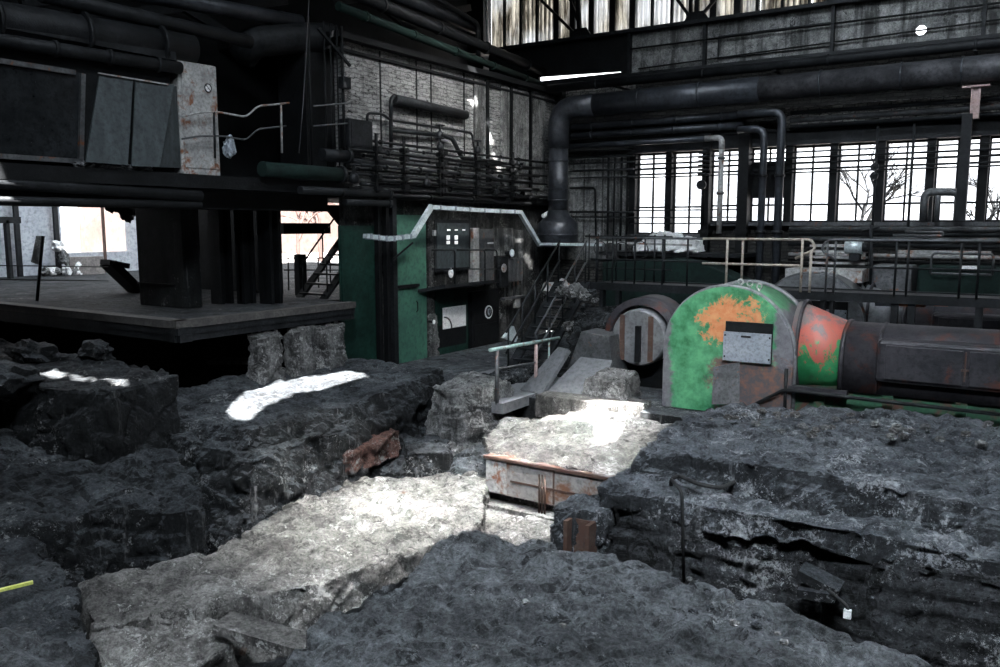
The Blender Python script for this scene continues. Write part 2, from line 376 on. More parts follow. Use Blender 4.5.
# roof with the torn openings the sun comes through
SUN = Vector((-.35, .35, -1.0)); ZR = 12.0
def up(p): p = Vector(p); k = (ZR-p.z)/-SUN.z; return Vector((p.x-SUN.x*k, p.y-SUN.y*k, 0))
holes = []
def hz(pts, z): holes.append([up(PZ(u, v, z)) for u, v in pts])
def hx(pts, x): holes.append([up(PX(u, v, x)) for u, v in pts])
hz([(226,407),(246,392),(275,380),(318,375),(352,374),(368,378),(340,384),(300,390),(268,402),(250,413),(236,413)], .32)
hz([(36,372),(48,366),(56,368),(68,369),(60,374)], .92)
hz([(70,371),(88,374),(84,378),(72,376)], .92)
hz([(90,374),(112,378),(126,379),(126,383),(112,382),(92,378)], .92)
hx([(441,47),(446,46),(463,62),(464,67),(456,62)], -12.3)
hx([(461,78),(467,80),(473,92),(479,105),(476,109),(468,97)], -12.47)
hx([(485,124),(490,126),(495,138),(490,139)], -12.45)
hx([(491,141),(496,143),(500,153),(508,160),(499,161)], -12.4)
for i in range(13):
    u = 507+i*2.0+(-5 if i%2 else 4); v = 164+i*3.4; hx([(u,v),(u+6,v-.5),(u+8,v+3.0),(u+1,v+3.2)], -12.15)
hx([(325,8),(332,11),(336,18),(330,15)], -12.3)
hx([(342,82),(347,80),(346,85)], -12.1)
q = Vector((-8.2,12.2,-.2))
hz([(548,404),(600,401),(640,404),(652,409),(610,411),(570,409)], .1)
hz([(595,424),(612,418),(624,423),(618,436),(600,440)], -.1)
def plate_with_holes(name, x0, y0, x1, y1, z, th, hs):
    outer = [Vector((x0,y0,0)), Vector((x1,y0,0)), Vector((x1,y1,0)), Vector((x0,y1,0))]
    loops = [outer] + hs; flat = [p for l in loops for p in l]
    tri = tessellate_polygon(loops); bm = bmesh.new()
    a = [bm.verts.new((p.x, p.y, z)) for p in flat]; b = [bm.verts.new((p.x, p.y, z+th)) for p in flat]
    for t in tri:
        try: bm.faces.new([a[i] for i in t]); bm.faces.new([b[i] for i in reversed(t)])
        except ValueError: pass
    k = 0
    for l in loops:
        n = len(l)
        for i in range(n):
            try: bm.faces.new((a[k+i], a[k+(i+1)%n], b[k+(i+1)%n], b[k+i]))
            except ValueError: pass
        k += n
    me = bpy.data.meshes.new(name); bm.to_mesh(me); bm.free(); me.materials.append(M['black'])
    o = bpy.data.objects.new(name, me); COL.objects.link(o); return struct(o)
plate_with_holes('ceiling', -30, -9, 9, 22.9, ZR, .04, holes)
# walls behind and beside the camera
struct(MB().box((-28.3, -9, 1.2), (-28, 5.5, ZR)).build('wall_far_side', 'soot'))
struct(MB().box((-30, -9.3, -1.8), (9, -9, ZR)).build('wall_back', 'black'))
struct(MB().box((9, -9.3, -1.8), (9.3, 22.9, ZR)).build('wall_right', 'black'))
# far wall: masonry round the window band
DY = 22.0; WX = [-9.9+1.07*k for k in range(13)]
w = MB(); w.box((-16.3, DY, 0), (9, DY+.35, 2.95)).box((-16.3, DY, 5.2), (9, DY+.35, 7.35)).box((-16.3, DY, 2.95), (-9.95, DY+.35, 5.2))
w.box((WX[2]+.0, DY, 2.95), (9, DY+.35, 3.28)).box((WX[12], DY, 3.28), (9, DY+.35, 5.2))
struct(w.build('wall_far', 'brickF'))
struct(MB().box((PY(785,120,DY-.05).x, DY-.05, 5.66), (9, DY, 6.15)).build('wall_far_strip', 'brickLit'))  # lit strip of the far wall, light painted as brighter brick
struct(MB().box((PY(566,80,DY-.05).x, DY-.05, 6.75), (PY(635,80,DY-.05).x, DY, 7.1)).build('wall_far_band', 'brickLit'))  # same brick with the light painted in
pl = MB(); 
for a, b in ((-12.3,-11.5),(-11.45,-10.9),(-10.85,-10.1)): pl.box((a, DY-.05, 2.2), (b, DY, 5.15))
struct(pl.build('wall_far_panel', 'plaster'))
t = MB().box((-10.0, DY-.22, 5.2), (9, DY+.02, 5.55)).box((-10, DY-.3, 5.55), (9, DY+.02, 5.62)); struct(t.build('trim_lintel', 'dark'))
t = MB().box((WX[2], DY-.3, 3.2), (9, DY+.02, 3.29)).box((WX[0], DY-.2, 2.9), (WX[2], DY+.02, 2.97)); struct(t.build('trim_sill', 'steel'))
for k in range(12):
    a, b = WX[k], WX[k+1]; z0 = 2.97 if k < 2 else 3.29; z1 = 5.2
    o = struct(MB().box((a-.09, DY-.16, z0), (a+.09, DY+.2, z1)).build('window_%d' % (k+1), 'black'))
    f = MB(); x0, x1 = a+.09, b-.09; m = (x0+x1)/2
    f.box((x0, DY+.05, z0), (x0+.03, DY+.12, z1)).box((x1-.03, DY+.05, z0), (x1, DY+.12, z1)).box((m-.02, DY+.05, z0), (m+.02, DY+.12, z1))
    for z in (z0+.02, z0+.44+(k<2)*.3, z1-.42, z1-.03): f.box((x0, DY+.05, z-.024), (x1, DY+.12, z+.024))
    f.build('window_frame', 'black', o)
    if k != 3: MB().box((x0, DY+.08, z0), (x1, DY+.085, z1)).build('window_pane', 'pane', o)
    else: MB().box((x0, DY+.08, z0+.62), (x1, DY+.1, z1-.35)).build('blanking_board', 'black', o); MB().box((x0, DY+.08, z0), (x1, DY+.085, z0+.62)).build('window_pane', 'pane', o)
# clerestory of corrugated sheeting above the crane girder
w = struct(MB().box((-17.5, DY+.75, 8.4), (9, DY+.85, 8.55)).box((-17.5, DY+.7, 10.9), (9, DY+.9, 12)).build('wall_clerestory', 'black'))
x = PY(491, 30, DY+.62).x; i = 0
while x < 3.5:
    wd = R.choice((.55,.6,.5,.62)); b = MB(); n = int(wd/.018); ph = R.random()
    top = []; zt, zb = 11.0, 8.5+R.uniform(-.03,.05)
    pts = [(x+wd*j/n, DY+.62+.045*math.sin(j*.018/.15*2*PI+ph)) for j in range(n+1)]
    a = [b.bm.verts.new((px, py, zb+R.uniform(-.02,.02)*(i%3==0))) for px, py in pts]; c = [b.bm.verts.new((px, py, zt)) for px, py in pts]
    a2 = [b.bm.verts.new((px, py+.006, zb)) for px, py in pts]; c2 = [b.bm.verts.new((px, py+.006, zt)) for px, py in pts]
    for j in range(n):
        b.bm.faces.new((a[j],a[j+1],c[j+1],c[j])); b.bm.faces.new((a2[j+1],a2[j],c2[j],c2[j+1]))
    b.build('corrugated_sheet', 'sheet', w)
    b = MB().box((x+wd-.01, DY+.55, 8.45), (x+wd+R.choice((.05,.07,.16)), DY+.7, 11)); b.build('sheeting_mullion', 'black', w)
    x += wd+R.choice((.03,.05,.1)); i += 1
# upper dark walls behind the control gallery, and the wall past the deck
struct(MB().box((-16.3, 2, 4.0), (-16, 22.9, ZR)).box((-17.5,22.45,7.0),(PY(486,30,DY+.6).x,22.9,ZR)).build('wall_gallery_back', 'soot'))
struct(MB().box((-30, -9, 4.1), (-12.75, 2, ZR)).build('wall_gallery_side', 'soot'))
# brick upper wall of the left building
y0, y1 = yx(350), DY
w = struct(MB().box((XL-.3, y0, 3.95), (XL, y1, 7.0)).build('wall_left', 'brickL'))
j = MB()
for u in (384, 419, 433, 465): y = yx(u); j.box((XL, y-.02, 4.9), (XL+.015, y+.02, 6.98))
j.build('panel_joint', 'dark', w)
j = MB()
for a, b in ((474,486),(500,508),(511,527),(530,543)): j.box((XL, yx(a), 4.2), (XL+.04, yx(b), 6.9))
j.build('plain_render', 'plaster', w)
j = MB()
for u in (486,509,528): y = yx(u); j.box((XL, y-.05, 4.2), (XL+.09, y+.05, 6.95))
j.build('wall_strap', 'black', w)
struct(MB().box((XL-.6, y0-.4, 7.0), (XL+.22, y1, 7.12)).box((XL-.2, y0-.4, 6.78), (XL+.06, y1, 6.84)).box((-16, y0-.4, 7.12), (XL-.3, y1, 7.3)).build('trim_coping', 'black'))
for k,(y,zz) in enumerate(((y0+.2,0),)):
    pass
# slab of the upper storey, its underside beams
struct(MB().box((-13.9, 2, 3.85), (XL+.15, y0, 4.08)).box((-16, y0, 3.8), (XL, DY, 3.98)).build('trim_gallery_slab', 'black'))
# lower storey wall behind the doors
yg0, yg1, yg2 = yx(345), yx(385), yx(430)
struct(MB().box((XL-.4, yg0+.3, -.1), (XL-.25, DY, 3.85)).box((XL-.25, yx(432), -.1), (XL-.1, yx(438), 3.8)).build('wall_left_lower', 'dplaster'))
# platform deck and outdoor yard
struct(MB().box((-28, 8.9, 1.25), (-12.4, 13, 1.58)).box((-28, 13, 1.25), (-13.05, 27, 1.58)).build('floor_platform', 'rockD'))
struct(MB().box((-28.3, -9, -1.8), (-28, 27, 1.25)).build('wall_under_yard', 'soot'))
# yard wall with a broken-out opening
XW = -27.7
a = PX(-60,300,XW).y; b = PX(66,300,XW).y; c = PX(134,300,XW).y; d = PX(200,300,XW).y
zt = PX(100,200,XW).z; zb = PX(100,252,XW).z
w = MB().box((XW-.3, a-8, 1.58), (XW, b, 6)).box((XW-.3, b, 1.58), (XW, c, zb)).box((XW-.3, b, zt), (XW, c, 6)).box((XW-.3, c, 1.58), (XW, d, 6))
struct(w.build('wall_yard', 'yardwall'))
post = []
for u in (20, 59): 
    p = PX(u, 270, XW+.3); o = MB().box((p.x-.06, p.y-.07, 1.58), (p.x+.06, p.y+.07, 5.5)).build('steel_post', 'dark')
    tag(o, 'thin dark steel post before the grey yard wall, %s of the two' % ('leftmost' if u == 20 else 'right-hand one'), 'post', 'posts of the yard wall')
p = PX(106, 270, XW+.3); tag(MB().box((p.x-.04, p.y-.04, 1.58), (p.x+.04, p.y+.04, 5.5)).build('steel_post', 'rust'), 'thin brown post standing in the bright opening of the yard wall', 'post', 'posts of the yard wall')
struct(MB().box((-70, -10, 1.0), (-28, 70, 1.2)).box((-30, 27, 1.0), (60, 70, 1.2)).build('ground_yard', 'timber'))
# ------------------------------------------------------------------ far wall pipework
def hpipe(name, v_or_z, y, r, u0, u1, mat, label, cat='pipe', group=None, fl=0, off=0, brackets=0):
    z = v_or_z; x0 = PY(u0, 150, y).x; x1 = PY(u1, 150, y).x if u1 < 1400 else 9
    root = thing(name, label, cat, ((x0+x1)/2, y, z), group)
    MB().tube([(x0, y, z), (x1, y, z)], r, 14).build('pipe_run', mat, root)
    if fl:
        for i in range(fl):
            x = x0+(x1-x0)*(i+.5)/fl; MB().tube([(x-.03, y, z), (x+.03, y, z)], r*1.18, 14).build('pipe_collar', mat, root)
    if brackets:
        for i in range(brackets):
            x = x0+(x1-x0)*(i+.5)/brackets
            MB().box((x-.03, y, z-r-.03), (x+.03, DY, z-r+.03)).box((x-.04, y-r-.01, z-r-.03), (x+.04, y+r+.01, z-r)).build('pipe_bracket', 'black', root)
    return root
# the large duct: run, elbow, drop and bell foot
yd = 21.0; zd = 6.52; rd = .3; xe = PY(558.5, 150, yd).x
root = thing('exhaust_duct', 'large sooty duct that runs above the windows and bends down at the corner', 'duct', (xe, yd, 2.6))
MB().tube([(9, yd, zd+.02), (PY(760,100,yd).x, yd, zd)], rd*.97, 28).build('duct_run', 'ductlit', root)
MB().tube([(PY(760,100,yd).x, yd, zd), (xe+1.15, yd, zd-.03)], rd*1.0, 28).build('duct_run', 'duct', root)
MB().tube([(xe+1.15, yd, zd-.03), (xe, yd, zd-.03), (xe, yd, zd-1.15)], rd, 28, bend=1.08).build('elbow', 'duct', root)
MB().tube([(xe, yd, zd-1.15), (xe, yd, 3.55)], rd*.92, 28).build('duct_drop', 'duct', root)
MB().tube([(xe, yd, 3.65), (xe, yd, 3.5), (xe, yd, 3.34), (xe, yd, 3.26), (xe, yd, 2.6)], [rd*.92, rd*1.1, .50, .57, .58], 32).tube([(xe,yd,2.92),(xe,yd,2.97)], .60, 32).build('bell_foot', 'duct', root)
for z in (5.0, 4.2, 3.9, 3.5): MB().tube([(xe, yd, z), (xe, yd, z+.035)], rd*1.0, 28).build('seam_ring', 'duct', root)
for u in (640, 700, 820, 900, 960): x = PY(u, 90, yd).x; MB().tube([(x, yd, zd), (x+.04, yd, zd)], rd*1.05, 28).build('seam_ring', 'duct', root)
hpipe('steam_pipe', 7.06, 21.1, .115, 548, 1500, 'dark', 'straight dark pipe just below the crane girder, above the large duct', brackets=5, fl=7)
hpipe('water_pipe', 6.0, 21.5, .10, 572, 745, 'duct', 'dark horizontal pipe right below the large duct, topmost of three', group='pipes under the large duct', fl=4)
hpipe('water_pipe', 5.75, 21.5, .09, 572, 742, 'duct', 'dark horizontal pipe below the large duct, middle of three', group='pipes under the large duct', fl=4)
# white-capped pipe with an elbow and a drop
y = 21.4; z = 5.45; xa = PY(722, 140, y).x; xb = PY(570, 140, y).x
root = thing('drain_pipe', 'horizontal pipe with a bright elbow that drops in front of the windows', 'pipe', (xa, y, 2.6))
MB().tube([(xb, y, z), (xa-.45, y, z)], .075, 14).build('pipe_run', 'duct', root)
MB().tube([(xa-.45, y, z), (xa, y, z), (xa, y, z-.3)], .075, 14, bend=.2).build('elbow', 'pale', root)
MB().tube([(xa, y, z-.3), (xa, y, 3.0)], .07, 14).build('pipe_drop', 'pale', root)
MB().tube([(xa, y, 4.0), (xa, y, 4.08)], .10, 14).tube([(xa, y, 4.9), (xa, y, 4.96)], .10, 14).build('pipe_collar', 'steel', root)
for (u, zz, lab, rr) in ((785, 5.98, 'outer of the two nested dark pipes bending down by the windows', .10), (768, 5.6, 'inner of the two nested dark pipes bending down by the windows', .09)):
    y = 21.2; xa = PY(u-3, 120, y).x; xb = PY(738, 120, y).x
    root = thing('riser_pipe', lab, 'pipe', (xa, y, 0), 'nested bent pipes')
    MB().tube([(xb, y, zz), (xa, y, zz), (xa, y, 0)], rr, 14, bend=.28).build('pipe_run', 'duct', root)
    MB().tube([(xa, y, 3.0), (xa, y, 3.08)], rr*1.4, 14).tube([(xa, y, 4.4), (xa, y, 4.46)], rr*1.3, 14).build('pipe_collar', 'dark', root)
# columns standing before the windows
for k,(u, wd, lab) in enumerate(((706, .2, 'narrow black column before the windows left of the pale drop pipe'), (743, .27, 'broad black column before the windows right of the pale drop pipe'))):
    p = PY(u, 200, 21.6); tag(MB().box((p.x-wd/2, 21.5, 0), (p.x+wd/2, 21.7, 5.6)).box((p.x-wd/2-.05, 21.45, 3.0), (p.x+wd/2+.05, 21.75, 3.1)).build('column', 'black'), lab, 'column', 'columns before the windows')
# thin conduits crossing the windows
zs = [5.02, 4.88, 4.74, 4.6, 4.52]
nm = ('topmost', 'second', 'third', 'fourth', 'lowest')
for i, z in enumerate(zs):
    tag(MB().tube([(PY(634,150,21.7).x, 21.7, z), (9, 21.7, z-.0)], .022+.006*(i%2), 6).build('conduit', 'dark'), 'thin conduit crossing the top of all the windows, %s of five' % nm[i], 'conduit', 'conduits crossing the windows')
for i, z in enumerate((3.62, 3.42, 3.26)):
    tag(MB().tube([(PY(632,150,21.7).x, 21.7, z), (PY(745,150,21.7).x, 21.7, z-.0)], .02, 6).build('conduit', 'dark'), 'thin conduit low across the two leftmost windows, %s of three' % ('upper','middle','lower')[i], 'conduit', 'low conduits')
for i, (z, r, mt) in enumerate(((3.12,.06,'steel'), (3.0,.05,'dark'), (2.88,.06,'steel'), (2.74,.05,'dark'), (2.5,.05,'pale'), (2.36,.03,'black'))):
    tag(MB().tube([(PY(790,220,21.3).x, 21.3, z), (9, 21.3, z)], r, 10).build('service_pipe', mt), 'service pipe under the right-hand windows, %s of six' % ('topmost','second','third','fourth','fifth','lowest')[i], 'pipe', 'service pipes under the windows')
for i, (z, r, mt) in enumerate(((5.95,.05,'dark'), (5.78,.07,'steel'), (5.62,.05,'dark'))):
    tag(MB().tube([(PY(790,130,21.5).x, 21.5, z), (9, 21.5, z)], r, 10).build('service_pipe', mt), 'service pipe above the right-hand windows, %s of three' % ('topmost','middle','lowest')[i], 'pipe', 'service pipes above the windows')
# I-beam stub over the windows, bent pipe on the sill
p = PY(974, 120, 21.0)
ib = MB().box((p.x-.09, 20.95, 5.5), (p.x-.06, 21.1, 6.16)).box((p.x+.06, 20.95, 5.5), (p.x+.09, 21.1, 6.16)).box((p.x-.06, 21.0, 5.5), (p.x+.06, 21.04, 6.16)).box((p.x-.26, 20.9, 6.15), (p.x+.26, 21.15, 6.19))
tag(ib.build('beam_stub', 'pinkrail'), 'short upright beam stub with a cap plate under the large duct', 'beam')
y = 21.2; a = PY(925,192,y); b = PY(960,192,y)
tag(MB().tube([(a.x, y, 3.3), (a.x, y, a.z), (b.x, y, b.z), (b.x, y, 3.3)], .09, 12, bend=.18).build('bent_pipe', 'steel'), 'grey pipe bent like a gate before a right-hand window', 'pipe')
tag(MB().tube([(PY(938,200,y).x, y, 3.3), (PY(938,200,y).x, y, a.z)], .06, 10).build('pipe_stub', 'steel'), 'short upright pipe under the gate-shaped pipe', 'pipe')
p = PY(970, 170, 21.0); tag(MB().box((p.x-.22, 20.9, 3.3), (p.x-.02, 21.1, 5.6)).build('column', 'dark'), 'dark column before the window near the right edge', 'column')
# vertical conduit with valve wheels between windows
for (u, lab) in ((875, 'vertical pipe with round valves between two windows on the right'), (902+9, 'thin vertical pipe at the right crossing the window conduits')):
    y = 21.3; x = PY(u, 180, y).x; root = thing('valve_pipe', lab, 'pipe', (x, y, 2.4))
    MB().tube([(x, y, 2.4), (x, y, 5.5)], .03, 8).build('pipe_run', 'dark', root)
    if u == 875:
        for z in (4.55, 4.35): MB().tube([(x, y-.16, z), (x, y-.12, z)], .09, 14).tube([(x, y-.16, z), (x, y, z)], .03, 8).build('valve', 'dark', root)
# ------------------------------------------------------------------ crane girder
y = 21.6; xg0 = PY(489, 60, 21.6).x; xd = PY(630, 60, y).x
root = thing('crane_girder', 'grey riveted crane girder running under the corrugated sheeting', 'girder', ((xd+9)/2, y, 7.25))
sa, sb = PY(539,80,y).x, PY(621,75,y).x
MB().box((xg0, y, 7.3), (sa, y+.1, 8.4)).box((sb, y, 7.3), (xd, y+.1, 8.4)).box((sa, y, 7.3), (sb, y+.1, 7.40)).prism([(sa, y, 7.53), (sb, y, 7.43), (sb, y, 8.4), (sa, y, 8.4)], (0, .1, 0)).build('dark_web', 'black', root)
h0 = PY(921, 30, y); hr = .11; m = MB()
m.box((xd, y, 7.3), (h0.x-hr, y+.06, 8.4)).box((h0.x+hr, y, 7.3), (9, y+.06, 8.4)).box((h0.x-hr, y, 7.3), (h0.x+hr, y+.06, h0.z-hr)).box((h0.x-hr, y, h0.z+hr), (h0.x+hr, y+.06, 8.4))
for sx_ in (-1, 1):
    for sz_ in (-1, 1): m.prism([(h0.x+sx_*hr, y, h0.z+sz_*hr), (h0.x+sx_*hr*.4, y, h0.z+sz_*hr), (h0.x+sx_*hr, y, h0.z+sz_*hr*.4)], (0, .06, 0))
m.build('web_panel', 'plaster', root)
MB().box((xg0-.8, y-.25, 8.38), (9, y+.3, 8.47)).build('top_flange', 'dark', root)
MB().box((xg0, y-.16, 7.24), (9, y+.2, 7.32)).build('bottom_flange', 'dark', root)
for u in (631, 706, 833, 983): x = PY(u, 40, y).x; MB().box((x-.04, y-.14, 7.3), (x+.04, y, 8.4)).build('stiffener', 'dark', root)
MB().tube([(PY(640,60,y).x, y-.1, 7.42), (9, y-.1, 7.85)], .02, 6).build('cable_tray', 'black', root)
MB().tube([(xd, y-.12, 7.96), (9, y-.12, 7.96)], .025, 6).build('guide_bar', 'black', root)
f = MB(); x0 = PY(718,45,y-.05); x1 = PY(760, 60, y-.05)
a = PY(718,42,y-.03); b = PY(833, 60, y-.03)
f.box((a.x, y-.03, 7.45), (b.x, y, 7.48)).box((a.x, y-.03, 8.0), (b.x, y, 8.03)).box((a.x, y-.03, 7.45), (a.x+.03, y, 8.03)); f.build('access_frame', 'dark', root)
# bracing before the sheeting
def brace(u0, v0, u1, v1, lab, r=.035, y=22.1):
    a = PY(u0, v0, y); b = PY(u1, v1, y); tag(MB().bar(a, b, r*2.2).build('brace', 'black'), lab, 'brace', 'braces before the sheeting')
brace(535,-6,577,36,'diagonal brace at the left before the corrugated sheeting')
brace(580,38,576,-30,'upright strut standing on the left gusset before the sheeting', .05)
brace(583,36,560,-30,'second strut leaning left from the left gusset', .03)
brace(672,-8,690,17,'diagonal brace falling to the middle gusset from the left')
brace(722,-8,700,17,'diagonal brace falling to the middle gusset from the right')
brace(697,20,697,-20,'upright strut on the middle gusset', .05)
for u, v, lab in ((580, 36, 'black gusset plate at the foot of the left braces'), (696, 20, 'black gusset plate at the foot of the middle braces'), (838, 2, 'black gusset plate at the right end of the sheeting')):
    p = PY(u, v, 22.05); q = Vector((.42, 0, 0))
    tag(MB().prism([p-q+Vector((0,0,-.12)), p+q+Vector((0,0,-.12)), p+q*.45+Vector((0,0,.22)), p-q*.45+Vector((0,0,.22))], (0,.05,0)).build('gusset_plate', 'black'), lab, 'plate')
tag(MB().tube([PY(485,-5,21.9)-Vector((0,0,0)), PY(489,52,21.9)], .05, 8).build('light_strip', 'white'), 'white upright strip at the left end of the sheeting', 'strip')
# ------------------------------------------------------------------ left gallery
y0c, y1c = PX(-40,100,XL).y, yx(90)
zt, zb = PX(0,56,XL).z, 4.25
root = thing('control_cabin', 'dark glazed control cabin high at the upper left', 'cabin', (XL, (y0c+y1c)/2, 4.08))
MB().box((-13.8, 4.0, 4.08), (XL-.12, yx(185), 6.25)).build('cabin_wall', 'soot', root)
MB().box((XL-.12, 4.0, 5.95), (XL+.05, yx(186), 6.2)).build('roof_beam', 'dark', root)
fr = MB(); z0, z1 = PX(80,160,XL).z-.02, PX(85,74,XL).z
for a, b in (((y0c, z0), (y1c, z0)), ((y0c, z1), (y1c, z1)), ((y1c, z0), (y1c+.12, z1))):
    fr.bar((XL-.02, a[0], a[1]), (XL-.02, b[0], b[1]), .07, .07)
w = fr.build('window_frame', 'steel', root)
MB().prism([(XL-.06, y0c, z0), (XL-.06, y1c, z0), (XL-.06, y1c+.12, z1), (XL-.06, y0c, z1)], (.02,0,0)).build('cabin_pane', 'glass_dark', root)
# bent metal sheets right of the cabin window
p = [PX(86,162,XL+.25), PX(100,73,XL), PX(133,79,XL), PX(128,165,XL+.25)]
q = [PX(132,166,XL+.22), PX(136,80,XL), PX(174,85,XL), PX(160,167,XL+.25)]
r_ = [PX(160,167,XL+.12), PX(174,86,XL-.05), PX(182,87,XL-.25), PX(182,168,XL-.1)]
root = thing('metal_curtain', 'row of tall grey sheets hanging beside the cabin window', 'sheet', (XL, PX(130,160,XL).y, 4.2))
for s_ in (p, q, r_): MB().prism(s_, (-.03,0,0)).build('metal_sheet', 'corr', root)
MB().bar(PX(98,73,XL+.03), PX(168,84.5,XL+.03), .02).build('top_edge', 'pale', root)
# pale locker with the no-entry sign
a, b = PX(184,163,XL), PX(222,163,XL)
root = thing('metal_locker', 'pale tall metal locker with a round prohibition sign behind the gallery railing', 'locker', (XL-.1, (a.y+b.y)/2, 4.08))
zt = PX(222,67,XL).z
MB().box((XL-.6, a.y, 4.08), (XL-.05, b.y, zt), .015).build('locker_body', 'pale', root)
MB().box((XL-.05, a.y+.06, 4.2), (XL-.035, b.y-.03, zt-.05)).build('locker_door', 'pale', root)
c = PX(208,88,XL-.03); s_ = MB().tube([(XL-.034, c.y, c.z), (XL-.028, c.y, c.z)], .075, 24).build('sign_disc', 'white', root)
b_ = MB(); pts = [(XL-.026, c.y+.068*math.cos(i*PI/12), c.z+.068*math.sin(i*PI/12)) for i in range(25)]
b_.tube(pts, .009, 6, cap=False); b_.bar((XL-.026, c.y-.045, c.z+.045), (XL-.026, c.y+.045, c.z-.045), .018, .006)
b_.build('sign_symbol', 'ink', s_)
# gallery railing
X = XL+.12
def rail_path(pts, x=X): return [PX(u, v, x) for u, v in pts]
root = thing('gallery_railing', 'thin two-rail railing with a kink in front of the pale locker', 'railing', (X, PX(250,150,X).y, 4.08))
MB().tube(rail_path([(182,117),(200,112),(218,112),(246,117),(258,106),(289,103)]), .018, 8, bend=.1).build('top_rail', 'pale', root)
MB().tube(rail_path([(182,139),(200,136),(222,136),(246,140),(258,129),(286,126)]), .016, 8, bend=.1).build('mid_rail', 'steel', root)
for u, v0, v1 in ((214,112,158),(281,103,153)): MB().tube([PX(u,v0,X), PX(u+1,v1,X)], .02, 8).build('post', 'pale' if u > 250 else 'dark', root)
p = PX(229,148,XL+.05)
tag(rubble('hanging_rag', p, (.25,.22,.42), 'plate', None, None, 5), 'crumpled bluish rag hanging on the railing beside the pale locker', 'rag')
# junk along the gallery edge
for i in range(12):
    u = 82+i*6+R.uniform(-2,2); p = PX(u, 170, XL+.1); 
    tag(rubble('rubble_lump', (XL+.05, p.y, 4.12), (.2,.28,.12), 'steel', None, None, i), 'small grey rubble lump on the gallery edge, number %s from the left' % ('one two three four five six seven eight nine ten eleven twelve'.split()[i]), 'rubble', 'rubble on the gallery edge')
# corner frame and ladder between gallery and brick wall
yl = yx(320); yr = yx(352)
root = thing('corner_frame', 'dark tall barred steel frame at the corner of the whitewashed brick wall', 'frame', (XL, (yl+yr)/2, 3.9))
for u in (316, 331, 337, 343, 348): y = yx(u, XL+.25); MB().tube([(XL+.25, y, 4.1), (XL+.25, y, 7.2)], .03 if u in (316,348) else .018, 6).build('upright', 'black', root)
for v, u0, u1 in ((106,314,350),(126,314,350)): MB().tube([PX(u0,v,XL+.27), PX(u1,v-3,XL+.27)], .02, 6).build('rung', 'steel', root)
MB().bar(PX(318,28,XL+.27), PX(350,66,XL+.27), .05).build('diagonal', 'dark', root)
struct(MB().box((-13.6, yx(322), 3.98), (XL-.3, yx(350), 7.0)).build('wall_gallery_end', 'black'))
p = PX(345,82,XL+.32); tag(MB().box(p-Vector((.1,.1,.13)), p+Vector((.05,.13,.1)), .01).build('lamp_box', 'dark'), 'small black lamp box fixed on the barred corner frame', 'lamp')
# hanging cable
tag(MB().tube([PX(309,0,-11.9), PX(306,60,-11.9), PX(303,105,-11.9), PX(299,153,-11.9)], .008, 6).build('hanging_cable', 'steel'), 'thin pale cable hanging down left of the barred frame', 'cable')
# ducts and pipes in the dark under the roof at upper left
def ypipe(name, x, u0, v0, u1, v1, r, mat, label, cat='pipe', group=None, fl=0):
    a = PX(u0, v0, x); b = PX(u1, v1, x); root = thing(name, label, cat, (a+b)/2, group)
    MB().tube([a, b], r, 16).build('pipe_run', mat, root)
    d = (b-a)
    for i in range(fl): c = a+d*((i+.5)/fl); MB().tube([c-d.normalized()*.03, c+d.normalized()*.03], r*1.25, 14).build('pipe_collar', mat, root)
    return root
ypipe('roof_duct', -12.7, -60, 12, 190, 50, .28, 'dark', 'broad dark duct above the cabin window', 'duct', fl=3)
ypipe('roof_pipe', -12.5, -40, 34, 180, 68, .10, 'dark', 'straight black pipe between the broad duct and the cabin roof', 'pipe', fl=4)
ypipe('roof_pipe', -12.6, 40, -6, 250, 42, .12, 'dark', 'black pipe slanting above the broad duct', 'pipe')
ypipe('roof_pipe', -12.9, 120, -10, 300, 22, .14, 'duct', 'black pipe at the top edge left of the barred frame', 'pipe')
root = thing('roof_duct', 'short round-nosed duct left of the barred frame', 'duct', PX(280,50,-13))
MB().tube([PX(242,56,-13.4), PX(252,42,-13.1), PX(290,38,-12.9), PX(330,38,-12.9)], .30, 20, bend=.5).build('duct_shell', 'dark', root)
ypipe('roof_pipe', -12.4, 338, 6, 540, 84, .09, 'oxgreen', 'dark green pipe lying along the top of the brick wall', 'pipe', fl=5)
ypipe('roof_pipe', -12.7, 350, -8, 545, 72, .13, 'dark', 'thick black pipe above the green pipe on the brick wall', 'pipe', fl=4)
ypipe('roof_pipe', -13.4, 380, -12, 475, 28, .16, 'duct', 'thick dark pipe under the roof at top centre', 'pipe')
tag(MB().tube([PX(425,-8,-13.2), PX(478,24,-13.2), PX(478,58,-13.2)], .07, 10, bend=.2).build('roof_pipe', 'dark'), 'bent grey pipe dropping beside the left end of the sheeting', 'pipe')
for i in range(9):
    u = 20+i*52; a = PX(u, 2+(i%3)*6, -14.5); tag(MB().bar(a, a+Vector((0,1.6,.5*(-1)**i)), .1, .18).build('roof_member', 'dark'), 'black roof member in the gloom at the top, %s from the left' % ('first second third fourth fifth sixth seventh eighth ninth'.split()[i]), 'beam', 'roof members in the gloom')
